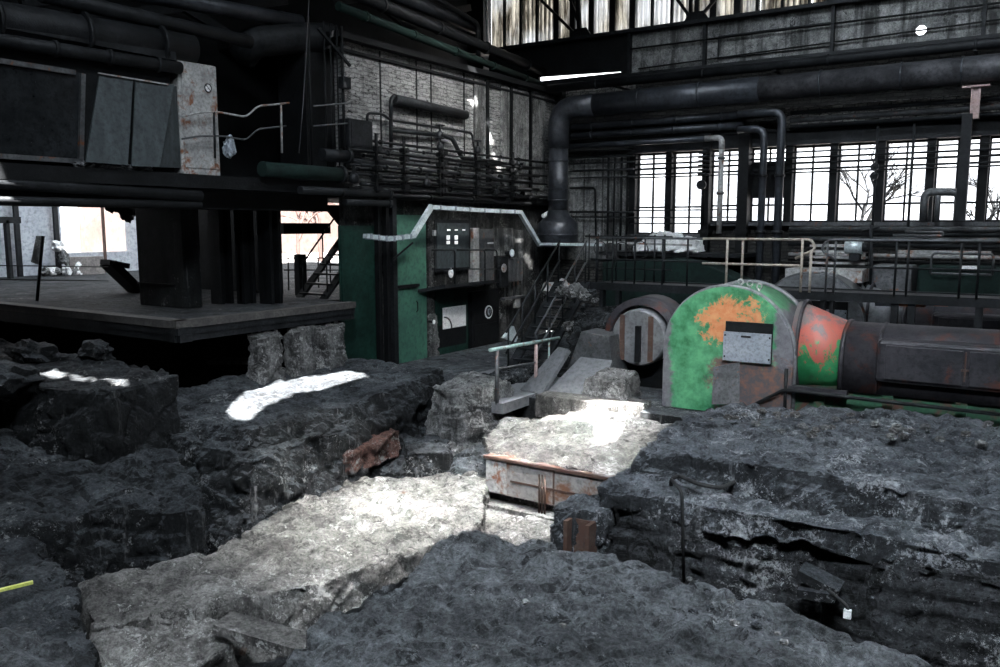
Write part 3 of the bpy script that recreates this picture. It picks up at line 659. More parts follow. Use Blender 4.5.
# ------------------------------------------------------------------ pipes on the brick wall
X = XL+.16
def wpath(name, pts, r, mat, label, x=X, bend=.12, clips=True, cat='pipe', group=None):
    P = [PX(u, v, x) for u, v in pts]; root = thing(name, label, cat, P[len(P)//2], group)
    MB().tube(P, r, 10, bend=bend).build('pipe_run', mat, root)
    return root
wpath('wall_pipe', [(391,150),(391,96),(467,113)], .045, 'dark', 'upper pipe bent downward at its left end on the brick wall', bend=.15)
tag(MB().tube([PX(394,99,X), PX(466,115,X)], .11, 12).build('pipe_insulation', 'dark'), 'thick lagged stretch of pipe high on the brick wall', 'pipe')
tag(MB().tube([PX(543,216,-12.1), PX(553,210,-12.1), PX(555,200,-12.1)], .06, 10, bend=.12).build('elbow_pipe', 'white'), 'small white elbow pipe beside the foot of the large duct', 'pipe')
wpath('wall_pipe', [(367,127),(367,113),(383,114),(390,120),(472,133),(476,160)], .03, 'dark', 'thin pipe crossing the brick wall below the lagged pipe')
wpath('wall_pipe', [(391,130),(440,135),(452,138),(462,158),(520,166)], .055, 'dark', 'pipe stepping down to the right across the brick wall')
root = thing('junction_box', 'dark square cable box at the left of the brick wall', 'box', PX(361,150,X))
a, b = PX(347,118,X+.1), PX(371,150,X+.1)
MB().box((XL, a.y, b.z), (XL+.32, b.y, a.z), .02).build('box_body', 'dark', root)
MB().box((XL+.32, a.y+.05, b.z+.05), (XL+.335, b.y-.05, a.z-.05)).build('box_door', 'dark', root)
ordw = 'first second third fourth fifth sixth seventh eighth ninth tenth eleventh twelfth thirteenth'.split()
zz = [5.0, 4.88, 4.77, 4.68, 4.58, 4.47, 4.38, 4.28, 4.18, 4.08, 3.98, 3.86]
rr = [.03,.022,.035,.022,.03,.04,.025,.035,.05,.04,.03,.045]
for i, (z, r) in enumerate(zip(zz, rr)):
    x = XL+.22+.05*(i%3); a = yx(375-(i%4)*12, x); b = yx(546-(i%3)*8, x); st = R.uniform(.2,.5)
    root = thing('wall_pipe', 'black pipe of the bundle along the foot of the brick wall, %s from the top' % ordw[i], 'pipe', (x, (a+b)/2, z), 'bundled pipes on the brick wall')
    pts = [(x, a, z), (x, b-2, z), (x, b-1.7, z-.06*(i%2)), (x, b, z-.06*(i%2))]
    MB().tube(pts, r, 8, bend=.1).build('pipe_run', 'dark' if i % 4 == 1 else 'black', root)
    for k in range(4): y = a+(b-a)*(k+R.random()*.8)/4; MB().tube([(x, y, z), (x, y+.07, z)], r*1.7, 8).build('pipe_collar', 'black', root)
root = None
for i, u in enumerate((378, 405, 440, 443, 476, 512)):
    y = yx(u, XL+.34); x = XL+.36
    root = thing('pipe_hanger', 'black upright hanger clamping the pipe bundle, %s from the left' % ordw[i], 'hanger', (x, y, 3.9), 'hangers of the pipe bundle')
    MB().box((x, y-.035, 3.9), (x+.03, y+.035, 5.15)).build('hanger_bar', 'black', root)
    for k in range(5): z = 4.02+k*.21+R.uniform(-.04,.04); MB().tube([(x-.06, y+R.uniform(-.05,.05), z), (x+.12, y, z)], .055, 8).box((x, y-.09, z-.05), (x+.1, y+.09, z+.04)).build('clamp', 'black', root)
def valve(u, v, r, lab, x=XL+.42):
    c = PX(u, v, x); root = thing('valve', lab, 'valve', c, 'valves on the pipe bundle')
    MB().sph(c, r, (.8,1,1)).tube([c, c+Vector((0,0,r*2.2))], r*.3, 8).build('valve_body', 'dark', root)
    pts = [c+Vector((0, r*1.1*math.cos(k*PI/6), 0))+Vector((r*1.1*math.sin(k*PI/6),0,r*2.2)) for k in range(13)]
    MB().tube(pts, r*.16, 6, cap=False).build('hand_wheel', 'dark', root)
valve(440,135,.10,'black valve on the upper pipe of the brick wall'); valve(440,147,.09,'black valve just under the upper wall valve')
valve(478,150,.10,'black valve right of centre on the pipe bundle'); valve(354,178,.12,'bulky black valve at the left end of the pipe bundle')
valve(427,183,.10,'black valve low in the pipe bundle'); valve(497,192,.08,'black valve near the right end of the pipe bundle')
# thick pipes at the left end under the junction box
for i,(v,r,u0,u1) in enumerate(((152,.12,322,352),(168,.14,262,345),(190,.08,300,392),(203,.07,345,392),(160,.06,322,400))):
    x = XL+.3; a = PX(u0, v+(2-i), x); z = a.z; b = Vector((x, yx(u1,x), z)); 
    root = thing('stub_pipe', 'thick dark pipe under the cable box, %s' % ('short one on top','long one with a greenish nose','thin one in the middle','lowest one','thin long one near the top')[i], 'pipe', (a+b)/2, 'pipes under the cable box')
    MB().tube([a, b], r, 14).build('pipe_run', 'oxgreen' if i == 1 else 'dark', root)
    MB().tube([b-Vector((0,.08,0)), b], r*1.3, 14).build('pipe_flange', 'dark', root)
# silver zigzag conduit
XS = -11.9
pts = [PX(u,v,XS) for u,v in ((365,236),(388,239),(413,236),(431,207),(475,210),(520,212),(539,244))]
root = thing('cable_trunking', 'silvery flat-sided trunking stepping up and down in front of the green door', 'trunking', PX(475,210,XS))
for i, (a, b) in enumerate(zip(pts, pts[1:])):
    m = MB(); m.bar(a, b+(b-a).normalized()*.03, .12, .09, up=(1,0,0) if i in (2,5) else (0,0,1)); m.build('trunking_section', 'silver', root)
    if i in (0, 1, 3, 4):
        f = MB(); 
        for k in range(3): c = a+(b-a)*((k+.5)/3); f.box(c-Vector((.075,.03,.06)), c+Vector((.075,.03,.06)))
        f.build('section_band', 'plate', root)
e = pts[-1]; y = e.y; q = PY(692, 242, y); m = MB(); m.bar(e, (PY(603,245,y).x, y, e.z), .12, .07); m.build('trunking_section', 'silver', root)
m = MB(); m.bar((PY(590,245,y).x, y-.02, e.z+.08), (q.x, y-.02, e.z+.02), .1, .05); m.build('trunking_section', 'pale', root)
root2 = MB().bar(PX(413,237,XS+.02)-Vector((0,0,.12)), PX(413,237,XS+.02)-Vector((.3,.35,.5)), .04).build('trunking_bracket', 'black', root)
# ------------------------------------------------------------------ lower storey
root = thing('green_door', 'pale green tall sheet door, the brighter one beside the black steel post', 'door', (XL-.1, (yx(396)+yx(430))/2, -.05))
a, b = yx(396), yx(430.5)
MB().box((XL-.25, a, -.05), (XL-.12, b, 3.45)).build('door_leaf', 'green', root)
zr = PX(410, 286, XL).z; MB().box((XL-.12, a, zr-.04), (XL-.04, a+(b-a)*.72, zr+.03)).build('cross_bar', 'black', root)
MB().box((XL-.12, a, -.05), (XL-.105, b-.25, zr-.05)).build('lower_panel', 'green', root)
h = PX(421,306,XL); MB().tube([(XL-.1, b-.42, h.z-.15), (XL-.06, b-.42, h.z-.1), (XL-.06, b-.42, h.z+.08), (XL-.1, b-.42, h.z+.12)], .012, 6).build('handle', 'black', root)
root = thing('green_wall_panel', 'dark green sheet panel left of the black steel post', 'panel', (XL-.1, (yx(345)+yx(380))/2, -.1))
MB().box((XL-.16, yx(345), -.1), (XL-.12, yx(380), 3.2)).build('panel_sheet', 'dkgreen', root)
MB().box((XL-.12, yx(346), 1.5), (XL-.10, yx(372), 3.1)).build('panel_inset', 'dkgreen', root)
for i, u in enumerate((382, 388, 393)):
    y = yx(u, XL+.05); tag(MB().box((XL-.1+.06*i, y-.05-.02*(i==2), -.1), (XL+.02+.06*i, y+.05+.02*(i==2), 3.85)).build('steel_post', 'black' if i < 2 else 'dark'), 'black upright steel post between the two green panels, %s of three' % ('left','middle','right')[i], 'post', 'posts between the green panels')
# dark switch room front
yw0, yw1 = yx(441), yx(472.5)
wz0, wz1 = PX(455,268,XL).z, PX(455,223,XL).z
root = struct(MB().box((XL-.25, yw0-.08, wz0-.08), (XL-.12, yw1+.08, wz1+.08)).build('window_20', 'dark'))
MB().box((XL-.12, yw0, wz0), (XL-.1, yw1, wz1)).build('window_pane', 'corr', root)
for (u, v, s_) in ((449,230,.4),(456.5,230,.3),(464,230,.3),(448.5,237.5,1),(456.5,237.5,1),(448.5,242.5,.8),(456.5,242.5,.8)):
    p = PX(u, v, XL-.09); MB().box((XL-.1, p.y-.065, p.z-.05*s_), (XL-.095, p.y+.065, p.z+.05*s_)).build('bright_pane', 'litpane', root)
for (u0,u1,v0,v1,mt,nm_,lb,ct) in (
    (476.5,482.5,228,285,'pale','pillar_strip','narrow pale flaking strip right of the dark window','strip'),
    (484,497,229,284,'steel','locker_panel','dull brownish locker with a white slot above the balcony','locker'),
    (500,516,228,256,'plaster','wall_slab','patched grey wall slab above the gauge cabinet','slab'),
    (518,526,230,262,'plaster','wall_slab','narrow grey wall slab beside the zigzag trunking','slab')):
    o = MB().box((XL-.25, yx(u0), PX(u0,v1,XL).z), (XL-.1, yx(u1), PX(u0,v0,XL).z)).build(nm_, mt); tag(o, lb, ct)
    if nm_ == 'locker_panel':
        p = PX(490.5,243,XL-.09); MB().box((XL-.1, p.y-.14, p.z-.02), (XL-.085, p.y+.14, p.z+.02)).build('white_slot', 'white', o) if False else None
p = PX(490.5,243,XL-.09); tag(MB().box((XL-.099, p.y-.14, p.z-.02), (XL-.085, p.y+.14, p.z+.02)).build('label_strip', 'white'), 'small white strip on the brownish locker above the balcony', 'label')
p = PX(435,233,XL-.05); tag(MB().box((XL-.1, p.y-.05, p.z-.07), (XL-.04, p.y+.05, p.z+.07), .01).build('switch_box', 'pale'), 'small pale switch box left of the dark window', 'switch')
# balcony
zb = PX(450,287,XL+.4).z; ya, yb = yx(431,XL+.3), yx(497,XL+.3)
root = thing('balcony', 'small steel balcony with a rounded railing above the two dark doors', 'balcony', (XL+.2, (ya+yb)/2, zb))
MB().prism([(XL-.1, ya, zb-.12), (XL-.1, yb, zb-.12), (XL+.5, yb-.2, zb), (XL+.5, ya+.3, zb)], (0,0,.08)).build('balcony_floor', 'dark', root)
for (u0, u1) in ((432,455),(457,485),(485,497)):
    MB().tube([PX(u0,250,XL+.45), PX(u1,250,XL+.45), PX(u1,286,XL+.45)], .02, 8, bend=.12).build('balcony_rail', 'dark', root)
MB().tube([PX(432,269,XL+.45), PX(497,269,XL+.45)], .015, 8).build('mid_rail', 'dark', root)
# lamps and gauges
for (u,v,r,mt,lb,ct,nm_) in ((451,273,.09,'white','white drop-shaped lamp globe under the dark window','lamp','lamp_globe'),
                         (504,268,.11,'pale','round white gauge dial on the dark cabinet','gauge','pressure_gauge'),
                         (512,253,.10,'silver','small silvery elbow valve above the gauge','valve','elbow_valve'),
                         (434,322,.05,'white','tiny white knob beside the notice door','knob','round_button')):
    p = PX(u,v,XL+.12); root = thing(nm_, lb, ct, p)
    MB().sph(p, r, (.5,1,1.1 if nm_ != 'lamp_globe' else 1.4)).build('dial' if 'gauge' in nm_ else 'shell', mt, root)
    MB().tube([p-Vector((.2,0,0)), p], r*.6, 10).build('mount', 'dark', root)
root = thing('gauge_cabinet', 'dark cabinet with a gauge dial right of the balcony', 'cabinet', (XL, yx(510), PX(510,290,XL).z))
MB().box((XL-.1, yx(500), PX(500,288,XL).z), (XL+.02, yx(508), PX(500,257,XL).z), .02).build('cabinet_body', 'dark', root)
MB().box((XL-.1, yx(509), PX(509,282,XL).z), (XL+.0, yx(523), PX(509,259,XL).z), .02).build('cabinet_body', 'steel', root)
for i, u in enumerate((505,510,514,518,522)): y = yx(u); MB().tube([(XL, y, PX(u,298,XL).z), (XL, y, PX(u,258,XL).z)], .014, 6).build('cabinet_pipe', 'steel', root)
MB().box((XL-.05, yx(502), PX(510,299,XL).z), (XL+.1, yx(526), PX(510,297,XL).z)).build('cabinet_shelf', 'steel', root)
p = PX(519,302,XL+.1); tag(MB().box((XL, p.y-.14, p.z-.16), (XL+.06, p.y+.14, p.z+.18)).build('notice_board', 'pale'), 'crooked white notice below the gauge cabinet', 'notice')
# two dark doors
for k,(u0,u1,vt) in enumerate(((439,471,290),(475,502,292))):
    a, b = yx(u0), yx(u1); zt = PX(u0,vt,XL).z
    o = struct(MB().box((XL-.25, a, -.05), (XL-.1, b, zt)).build('door_%d' % (k+1), 'dkgreen' if k == 0 else 'black'))
    MB().box((XL-.1, a+.1, .15), (XL-.085, b-.1, zt-.9)).build('door_panel', 'black', o)
a, b = PX(443,308,XL-.07), PX(466,325.5,XL-.07)
root = thing('notice_board', 'white rectangular notice with a dark arc on the left dark door', 'notice', (XL-.08, (a.y+b.y)/2, b.z))
MB().box((XL-.085, a.y, b.z), (XL-.07, b.y, a.z)).build('notice_sheet', 'white', root)
cy, cz = a.y+.05, b.z-.05; pts = [(XL-.065, cy+.30*math.cos(t*PI/16), cz+.05+.30*math.sin(t*PI/16)) for t in range(9)]
MB().tube(pts, .022, 6).build('notice_drawing', 'steel', root)
c = PX(489,312,XL-.07); root = thing('round_sign', 'round blue and white mandatory sign on the right dark door', 'sign', c)
MB().tube([(XL-.09, c.y, c.z), (XL-.075, c.y, c.z)], .18, 28).build('sign_disc', 'white', root)
MB().tube([(XL-.08, c.y, c.z), (XL-.07, c.y, c.z)], .145, 28).build('sign_field', 'ink', root)
MB().prism([(XL-.07, c.y-.06, c.z+.09), (XL-.07, c.y+.06, c.z+.09), (XL-.07, c.y+.06, c.z-.03), (XL-.07, c.y, c.z-.1), (XL-.07, c.y-.06, c.z-.03)], (.006,0,0)).build('sign_symbol', 'plate', root)
MB().prism([(XL-.06, c.y-.025, c.z+.07), (XL-.06, c.y+.025, c.z+.07), (XL-.06, c.y+.02, c.z-.04), (XL-.06, c.y-.02, c.z-.04)], (.003,0,0)).build('sign_symbol', 'ink', root)
p = PX(434,345,XL); tag(rock('wall_remnant', [(XL-.12, yx(431.5), 1.0), (XL+.05, yx(432), 1.1), (XL+.05, yx(437), 1.05), (XL-.12, yx(438), 1.0)], -.1, 'rockW', None, None, vox=.04, amp=.03, slope=.03, fine=.02), 'narrow flaking white masonry strip between green door and dark door', 'masonry')
# ------------------------------------------------------------------ under the gallery, left
root = thing('concrete_pier', 'wide dark concrete pier standing on the platform', 'pier', (-14.85, 10.7, 1.58))
MB().box((-15.6, 10.2, 1.58), (-14.1, 10.6, 3.85), .02).build('pier_body', 'conc', root)
MB().box((-15.63, 10.17, 2.02), (-14.4, 10.25, 2.05)).build('pier_groove', 'black', root)
for i,(x0,x1,ya_,yb_,lb) in enumerate(((PZ(208,303,1.6).x,PZ(228,303,1.6).x,PZ(215,303,1.6).y,PZ(215,303,1.6).y+.3,'black steel column just right of the wide concrete pier'),(PZ(235,303,1.6).x,PZ(249,303,1.6).x,PZ(240,303,1.6).y,PZ(240,303,1.6).y+.3,'slim black column between the pier and the stair'),(PZ(256,303,1.6).x,PZ(280,303,1.6).x-.05,PZ(265,303,1.6).y,PZ(265,303,1.6).y+.3,'black steel column left of the bright stair opening'))):
    tag(MB().box((x0,ya_,1.58),(x1,ya_+.08,3.85)).box((x0,yb_-.08,1.58),(x1,yb_,3.85)).box(((x0+x1)/2-.03,ya_,1.58),((x0+x1)/2+.03,yb_,3.85)).build('steel_column', 'black'), lb, 'column')
tag(MB().box((-19.5,13.6,1.58),(-15.3,13.8,3.8)).build('partition', 'black'), 'black partition behind the columns under the gallery', 'partition')

for i,(z,r,lb) in enumerate(((3.72,.10,'thick black pipe hanging under the gallery edge, upper one'),(3.56,.06,'thin black pipe hanging under the gallery edge, lower one'))):
    x = XL+.05; tag(MB().tube([(x, 4, z+.15*(1-i)), (x, yx(205,x), z)], r, 12).build('under_pipe', 'dark'), lb, 'pipe', 'pipes under the gallery')
tag(MB().box((-13.2, 4.0, 3.5), (-12.95, 13.0, 3.85)).box((-13.3,4.0,3.5),(-12.85,13.0,3.54)).build('edge_beam', 'black'), 'deep black steel beam carrying the gallery edge', 'beam')
# ragged hanging scraps
for i,(u,v,s_) in enumerate(((112,203,.35),(121,207,.3),(128,211,.4))):
    p = PX(u, v, -17.5); tag(rubble('hanging_scrap', p, (s_,s_,s_*1.3), 'black', None, None, i+30), 'ragged black scrap hanging over the bright yard opening, %s' % ('left one','middle one','right one')[i], 'scrap', 'scraps over the yard opening')
p = PX(122,268,-18.5); q = PX(136,290,-18.5); tag(MB().bar(PX(108,263,-18.5), q, .5, .18).bar(PX(105,262,-18.5), PX(125,266,-18.5), .4, .12).build('broken_slab', 'black'), 'black broken slab leaning left of the wide pier', 'slab')
# posts and chain railing on the platform
a = PZ(37,301,1.58); b = PZ(40,263,1.58)
tag(MB().tube([a, PX(43,236,a.x)], .035, 8).build('leaning_post', 'black'), 'thin black post leaning at the platform edge on the left', 'post')
tag(MB().prism([PX(31,262,a.x-3), PX(36,236,a.x-3), PX(44,236,a.x-3), PX(39,265,a.x-3)], (.05,0,0)).build('board', 'plaster'), 'grey board leaning beside the black platform post', 'board')
for i,v in enumerate((265,279)):
    p = PZ(0,v+36,1.58); x = -16.5+i*.3
    tag(MB().tube([PX(-30,v,x), PX(108,v+2,x)], .012, 6).build('wire', 'dark'), 'thin %s wire stretched across the left opening' % ('upper','lower')[i], 'wire', 'wires across the opening')
p = PX(83,273,XW+.6); tag(MB().box(p-Vector((.1,.6,.3)), p+Vector((.3,.6,.55))).build('crate', 'timber'), 'small brown crate at the foot of the yard wall', 'crate')
for i in range(8):
    u = 46+i*4.3+R.uniform(-1.5,1.5); v = 262+R.uniform(-4,9); p = PX(u, v, XW+.8); tag(rubble('rubble_lump', (p.x,p.y,1.75+R.random()*.9*(i in(3,4))), (.3,.4,.25+.4*R.random()), 'white' if i%2 else 'plaster', None, None, i+50), 'white and grey rubble lump before the yard wall, %s from the left' % ordw[i], 'rubble', 'rubble before the yard wall')
p = PX(10,272,XW+.8); tag(MB().box(p-Vector((.1,.05,.9)), p+Vector((.1,.05,1.6))).box(p+Vector((-.1,-.5,1.5)), p+Vector((.1,.4,1.7))).build('pump_stand', 'dark'), 'dark slim stand at the far left by the yard wall', 'stand')
# steel stair seen against daylight
xs = -14.2; a = PX(298,300,xs); b = PX(352,225,xs)
root = thing('steel_stair', 'black steel stair silhouetted against the bright yard', 'stair', (xs, a.y, 1.58))
for dx in (0, .75):
    d = Vector((dx, .0, 0)); MB().bar(a+d, b+d, .06, .2, up=(1,0,0)).build('stringer', 'black', root)
n = 8
for i in range(n): c = a+(b-a)*((i+.7)/n); MB().box((xs, c.y-.12, c.z-.02), (xs+.75, c.y+.12, c.z+.02)).build('tread', 'black', root)
for dx in (0, .75):
    d = Vector((dx, 0, .75)); MB().tube([a+d+Vector((0,.1,0)), b+d], .022, 6).build('hand_rail', 'black', root)
    for k in (.1,.45,.8): c = a+(b-a)*k+Vector((dx,0,0)); MB().tube([c, c+Vector((0,0,.75))], .018, 6).build('baluster', 'black', root)
x = -15.0
for i,(u0,v0,u1,v1,lb) in enumerate(((286,236,322,236,'thick black beam crossing the bright stair opening'),)):
    tag(MB().box((x, PX(u0-8,v0,x).y, PX(u0,223,x).z), (x+.2, PX(325,v0,x).y, PX(u0,234,x).z)).build('cross_beam', 'black'), lb, 'beam')
p = PX(300,254,-14.6); tag(MB().box((p.x-.08, p.y-.12, 1.58), (p.x+.08, p.y+.12, p.z)).build('switch_cabinet', 'black'), 'black upright cabinet left of the steel stair', 'cabinet')
x = -14.4; tag(MB().prism([PX(322,205,x), PX(346,205,x), PX(346,232,x), PX(338,225,x)], (.1,0,0)).build('knee_brace', 'black'), 'black knee brace in the upper right corner of the stair opening', 'brace')
root = thing('yard_railing', 'black railing behind the steel stair', 'railing', PX(315,280,-16))
for v in (258,270): MB().tube([PX(284,v,-16), PX(345,v,-16)], .02, 6).build('rail', 'black', root)
for u in (288,305,318,330): MB().tube([PX(u,258,-16), PX(u+1,298,-16)], .02, 6).build('post', 'black', root)
# platform edge boards
for i in range(3):
    o = MB().box((-30, 8.62+.02*i, 1.58-.0-.12*i-.11), (-12.2+.02*i, 8.9, 1.58-.12*i+.02)).box((-12.4, 8.62, 1.58-.12*i-.11), (-12.2-.03*i, 13.0, 1.58-.12*i+.02)).build('edge_board', 'dark' if i else 'wood')
    tag(o, 'dark edge timber of the platform, %s of three' % ('top','middle','bottom')[i], 'board', 'platform edge timbers')

struct(MB().box((-28, 13.4, -1.8), (-12.95, 13.7, 1.2)).build('wall_under_platform', 'soot'))
# ================================================================== FOUNDATIONS
def pz(l, z): return [PZ(u, v, z) if len(q) == 2 else PZ(u, v, q[2]) for q in l for u, v in [(q[0], q[1])]]
# foreground block
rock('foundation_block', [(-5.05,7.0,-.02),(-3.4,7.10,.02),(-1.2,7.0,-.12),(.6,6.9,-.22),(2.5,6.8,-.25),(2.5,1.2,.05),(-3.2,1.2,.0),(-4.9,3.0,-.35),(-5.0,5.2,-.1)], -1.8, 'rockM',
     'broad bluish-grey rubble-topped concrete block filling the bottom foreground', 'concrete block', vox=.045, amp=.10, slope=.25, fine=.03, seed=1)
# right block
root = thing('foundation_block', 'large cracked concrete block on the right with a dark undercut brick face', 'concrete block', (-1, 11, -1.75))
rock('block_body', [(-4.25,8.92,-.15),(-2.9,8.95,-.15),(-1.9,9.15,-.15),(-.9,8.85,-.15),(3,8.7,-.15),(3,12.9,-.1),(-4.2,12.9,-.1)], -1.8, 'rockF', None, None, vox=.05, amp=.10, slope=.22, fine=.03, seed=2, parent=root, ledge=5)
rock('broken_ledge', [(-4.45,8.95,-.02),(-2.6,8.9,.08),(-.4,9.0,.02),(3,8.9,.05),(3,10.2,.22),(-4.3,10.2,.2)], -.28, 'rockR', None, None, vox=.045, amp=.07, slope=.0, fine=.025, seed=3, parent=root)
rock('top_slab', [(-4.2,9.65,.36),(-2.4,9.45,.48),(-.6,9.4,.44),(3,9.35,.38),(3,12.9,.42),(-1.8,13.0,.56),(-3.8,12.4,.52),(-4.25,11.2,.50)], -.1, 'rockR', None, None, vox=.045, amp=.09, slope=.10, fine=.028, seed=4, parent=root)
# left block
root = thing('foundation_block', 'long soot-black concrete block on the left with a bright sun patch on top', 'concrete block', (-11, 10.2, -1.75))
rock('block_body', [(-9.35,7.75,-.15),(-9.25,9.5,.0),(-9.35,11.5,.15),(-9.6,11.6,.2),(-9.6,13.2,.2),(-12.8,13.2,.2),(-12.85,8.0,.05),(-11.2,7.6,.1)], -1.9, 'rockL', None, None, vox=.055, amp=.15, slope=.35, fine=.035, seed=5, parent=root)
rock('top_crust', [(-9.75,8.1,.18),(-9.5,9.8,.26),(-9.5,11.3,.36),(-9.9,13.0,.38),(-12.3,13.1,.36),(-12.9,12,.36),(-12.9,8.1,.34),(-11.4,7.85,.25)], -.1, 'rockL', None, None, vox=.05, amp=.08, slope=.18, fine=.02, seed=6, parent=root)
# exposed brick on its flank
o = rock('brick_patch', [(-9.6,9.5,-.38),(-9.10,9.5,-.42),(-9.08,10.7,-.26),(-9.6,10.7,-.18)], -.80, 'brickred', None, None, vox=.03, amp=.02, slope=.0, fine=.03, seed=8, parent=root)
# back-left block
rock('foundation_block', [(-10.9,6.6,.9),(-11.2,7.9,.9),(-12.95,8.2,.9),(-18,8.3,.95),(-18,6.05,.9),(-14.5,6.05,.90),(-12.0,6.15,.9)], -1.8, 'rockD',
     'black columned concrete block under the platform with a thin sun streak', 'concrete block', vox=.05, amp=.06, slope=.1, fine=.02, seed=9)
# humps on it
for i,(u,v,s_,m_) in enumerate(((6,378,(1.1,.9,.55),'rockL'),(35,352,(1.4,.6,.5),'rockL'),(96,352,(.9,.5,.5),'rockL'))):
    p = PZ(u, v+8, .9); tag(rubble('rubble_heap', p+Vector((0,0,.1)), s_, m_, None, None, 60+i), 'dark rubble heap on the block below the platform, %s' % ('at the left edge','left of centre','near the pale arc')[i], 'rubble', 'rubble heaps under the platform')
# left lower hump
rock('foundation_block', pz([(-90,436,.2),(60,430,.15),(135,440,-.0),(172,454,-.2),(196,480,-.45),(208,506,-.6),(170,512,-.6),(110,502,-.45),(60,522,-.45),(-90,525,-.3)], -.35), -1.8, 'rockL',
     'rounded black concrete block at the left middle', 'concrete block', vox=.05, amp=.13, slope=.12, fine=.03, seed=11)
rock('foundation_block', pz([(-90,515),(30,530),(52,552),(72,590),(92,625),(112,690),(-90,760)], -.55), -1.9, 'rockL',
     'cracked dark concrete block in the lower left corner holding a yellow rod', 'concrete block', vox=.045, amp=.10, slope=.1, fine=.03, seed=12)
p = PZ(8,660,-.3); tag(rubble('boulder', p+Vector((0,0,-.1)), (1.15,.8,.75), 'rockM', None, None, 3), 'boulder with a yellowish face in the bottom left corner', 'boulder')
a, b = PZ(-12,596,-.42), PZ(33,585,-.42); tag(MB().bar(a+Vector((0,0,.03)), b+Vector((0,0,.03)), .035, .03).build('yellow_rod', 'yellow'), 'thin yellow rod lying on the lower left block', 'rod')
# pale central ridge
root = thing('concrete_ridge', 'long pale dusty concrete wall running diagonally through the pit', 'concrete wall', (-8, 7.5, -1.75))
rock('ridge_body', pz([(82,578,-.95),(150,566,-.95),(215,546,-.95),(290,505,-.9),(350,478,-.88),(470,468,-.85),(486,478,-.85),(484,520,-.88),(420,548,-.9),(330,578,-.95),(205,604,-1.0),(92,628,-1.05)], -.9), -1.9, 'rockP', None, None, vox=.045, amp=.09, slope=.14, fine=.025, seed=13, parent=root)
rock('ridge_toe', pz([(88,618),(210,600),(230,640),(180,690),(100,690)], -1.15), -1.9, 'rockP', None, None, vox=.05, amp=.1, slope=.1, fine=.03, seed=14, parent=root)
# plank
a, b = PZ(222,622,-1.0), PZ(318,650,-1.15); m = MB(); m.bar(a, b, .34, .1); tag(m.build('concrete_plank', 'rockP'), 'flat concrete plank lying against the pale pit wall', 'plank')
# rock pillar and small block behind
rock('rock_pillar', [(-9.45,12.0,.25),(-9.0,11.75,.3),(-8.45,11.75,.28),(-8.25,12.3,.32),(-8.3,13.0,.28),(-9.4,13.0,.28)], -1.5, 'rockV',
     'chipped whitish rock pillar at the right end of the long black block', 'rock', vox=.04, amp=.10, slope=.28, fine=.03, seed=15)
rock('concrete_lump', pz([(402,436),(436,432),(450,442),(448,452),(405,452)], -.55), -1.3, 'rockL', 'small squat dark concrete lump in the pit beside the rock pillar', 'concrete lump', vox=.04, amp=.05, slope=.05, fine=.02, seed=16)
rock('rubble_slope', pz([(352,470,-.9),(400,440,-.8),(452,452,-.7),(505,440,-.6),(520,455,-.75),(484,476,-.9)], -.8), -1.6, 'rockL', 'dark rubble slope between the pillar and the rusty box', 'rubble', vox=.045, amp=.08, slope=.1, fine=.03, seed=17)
# rusty box with dust on top
root = thing('rusty_tank', 'low rusty sheet-metal box heaped with white dust in the pit centre', 'tank', (-6.1, 11.4, -1.0))
x0, x1 = -7.12, -4.4; y = 10.45
MB().box((x0, y, -.95), (x1, 12.2, -.36)).build('box_body', 'boxrust', root)
MB().box((x0, y-.012, -.93), (x0+.38, y, -.40)).build('pale_plate', 'pale', root)
MB().box((x0-.03, y-.04, -.40), (x1, y+.02, -.36)).build('rim_angle', 'rust', root)
for dx in (0,.05,.1): MB().tube([(x0+.98+dx, y-.03, -.5), (x0+.98+dx, y-.03, -1.1)], .014, 6).build('rod', 'rust', root)
MB().box((x0+1.2, y-.012, -.93), (x0+1.23, y, -.4)).box((x0+.45, y-.01, -.72), (x1, y, -.69)).build('seam', 'rust', root)
rock('dust_heap', [(x0,10.5,-.33),(x1,10.5,-.33),(-4.3,11.3,-.2),(-4.7,12.9,.0),(-6.6,12.95,-.05),(-8.0,12.2,-.2),(-7.7,11.2,-.3)], -.45, 'rockP', None, None, vox=.045, amp=.06, slope=.0, fine=.02, seed=18, parent=root)
tag(MB().box((-7.6,10.3,-1.35),(-4.6,12.2,-1.1)).box((-7.4,10.6,-1.1),(-4.8,12.0,-.95)).build('box_plinth', 'rockP'), 'pale concrete plinth under the rusty box', 'plinth')
rock('pit_ledge', [(-7.3,8.6,-1.25),(-4.7,8.4,-1.2),(-4.7,10.3,-1.15),(-7.3,10.4,-1.15)], -1.8, 'rockP', 'lower dusty ledge in the pit before the rusty box', 'ledge', vox=.05, amp=.07, slope=.1, fine=.02, seed=19)
# stepped plinth behind the box
tag(MB().box((-7.7,12.9,-.3),(-5.7,13.6,.12), .02).box((-6.0,12.85,-.3),(-5.68,13.0,.16)).build('concrete_step', 'rockP'), 'sunlit pale concrete step in front of the slotted drum', 'step')
# rusty column at the left end of right block
root = thing('channel_post', 'short rusty steel channel set in concrete at the near corner of the right block', 'post', (-4.75, 8.85, -1.6))
MB().box((-4.72,8.60,-1.5),(-4.67,8.85,-.38)).box((-4.42,8.6,-1.5),(-4.37,8.85,-.38)).box((-4.67,8.75,-1.5),(-4.42,8.8,-.38)).build('steel_channel', 'rust', root)
rock('concrete_casing', [(-4.95,8.7,-.3),(-4.3,8.8,-.25),(-4.25,9.3,-.2),(-4.95,9.3,-.2)], -1.7, 'rockR', None, None, vox=.04, amp=.05, slope=.05, fine=.02, seed=20, parent=root)
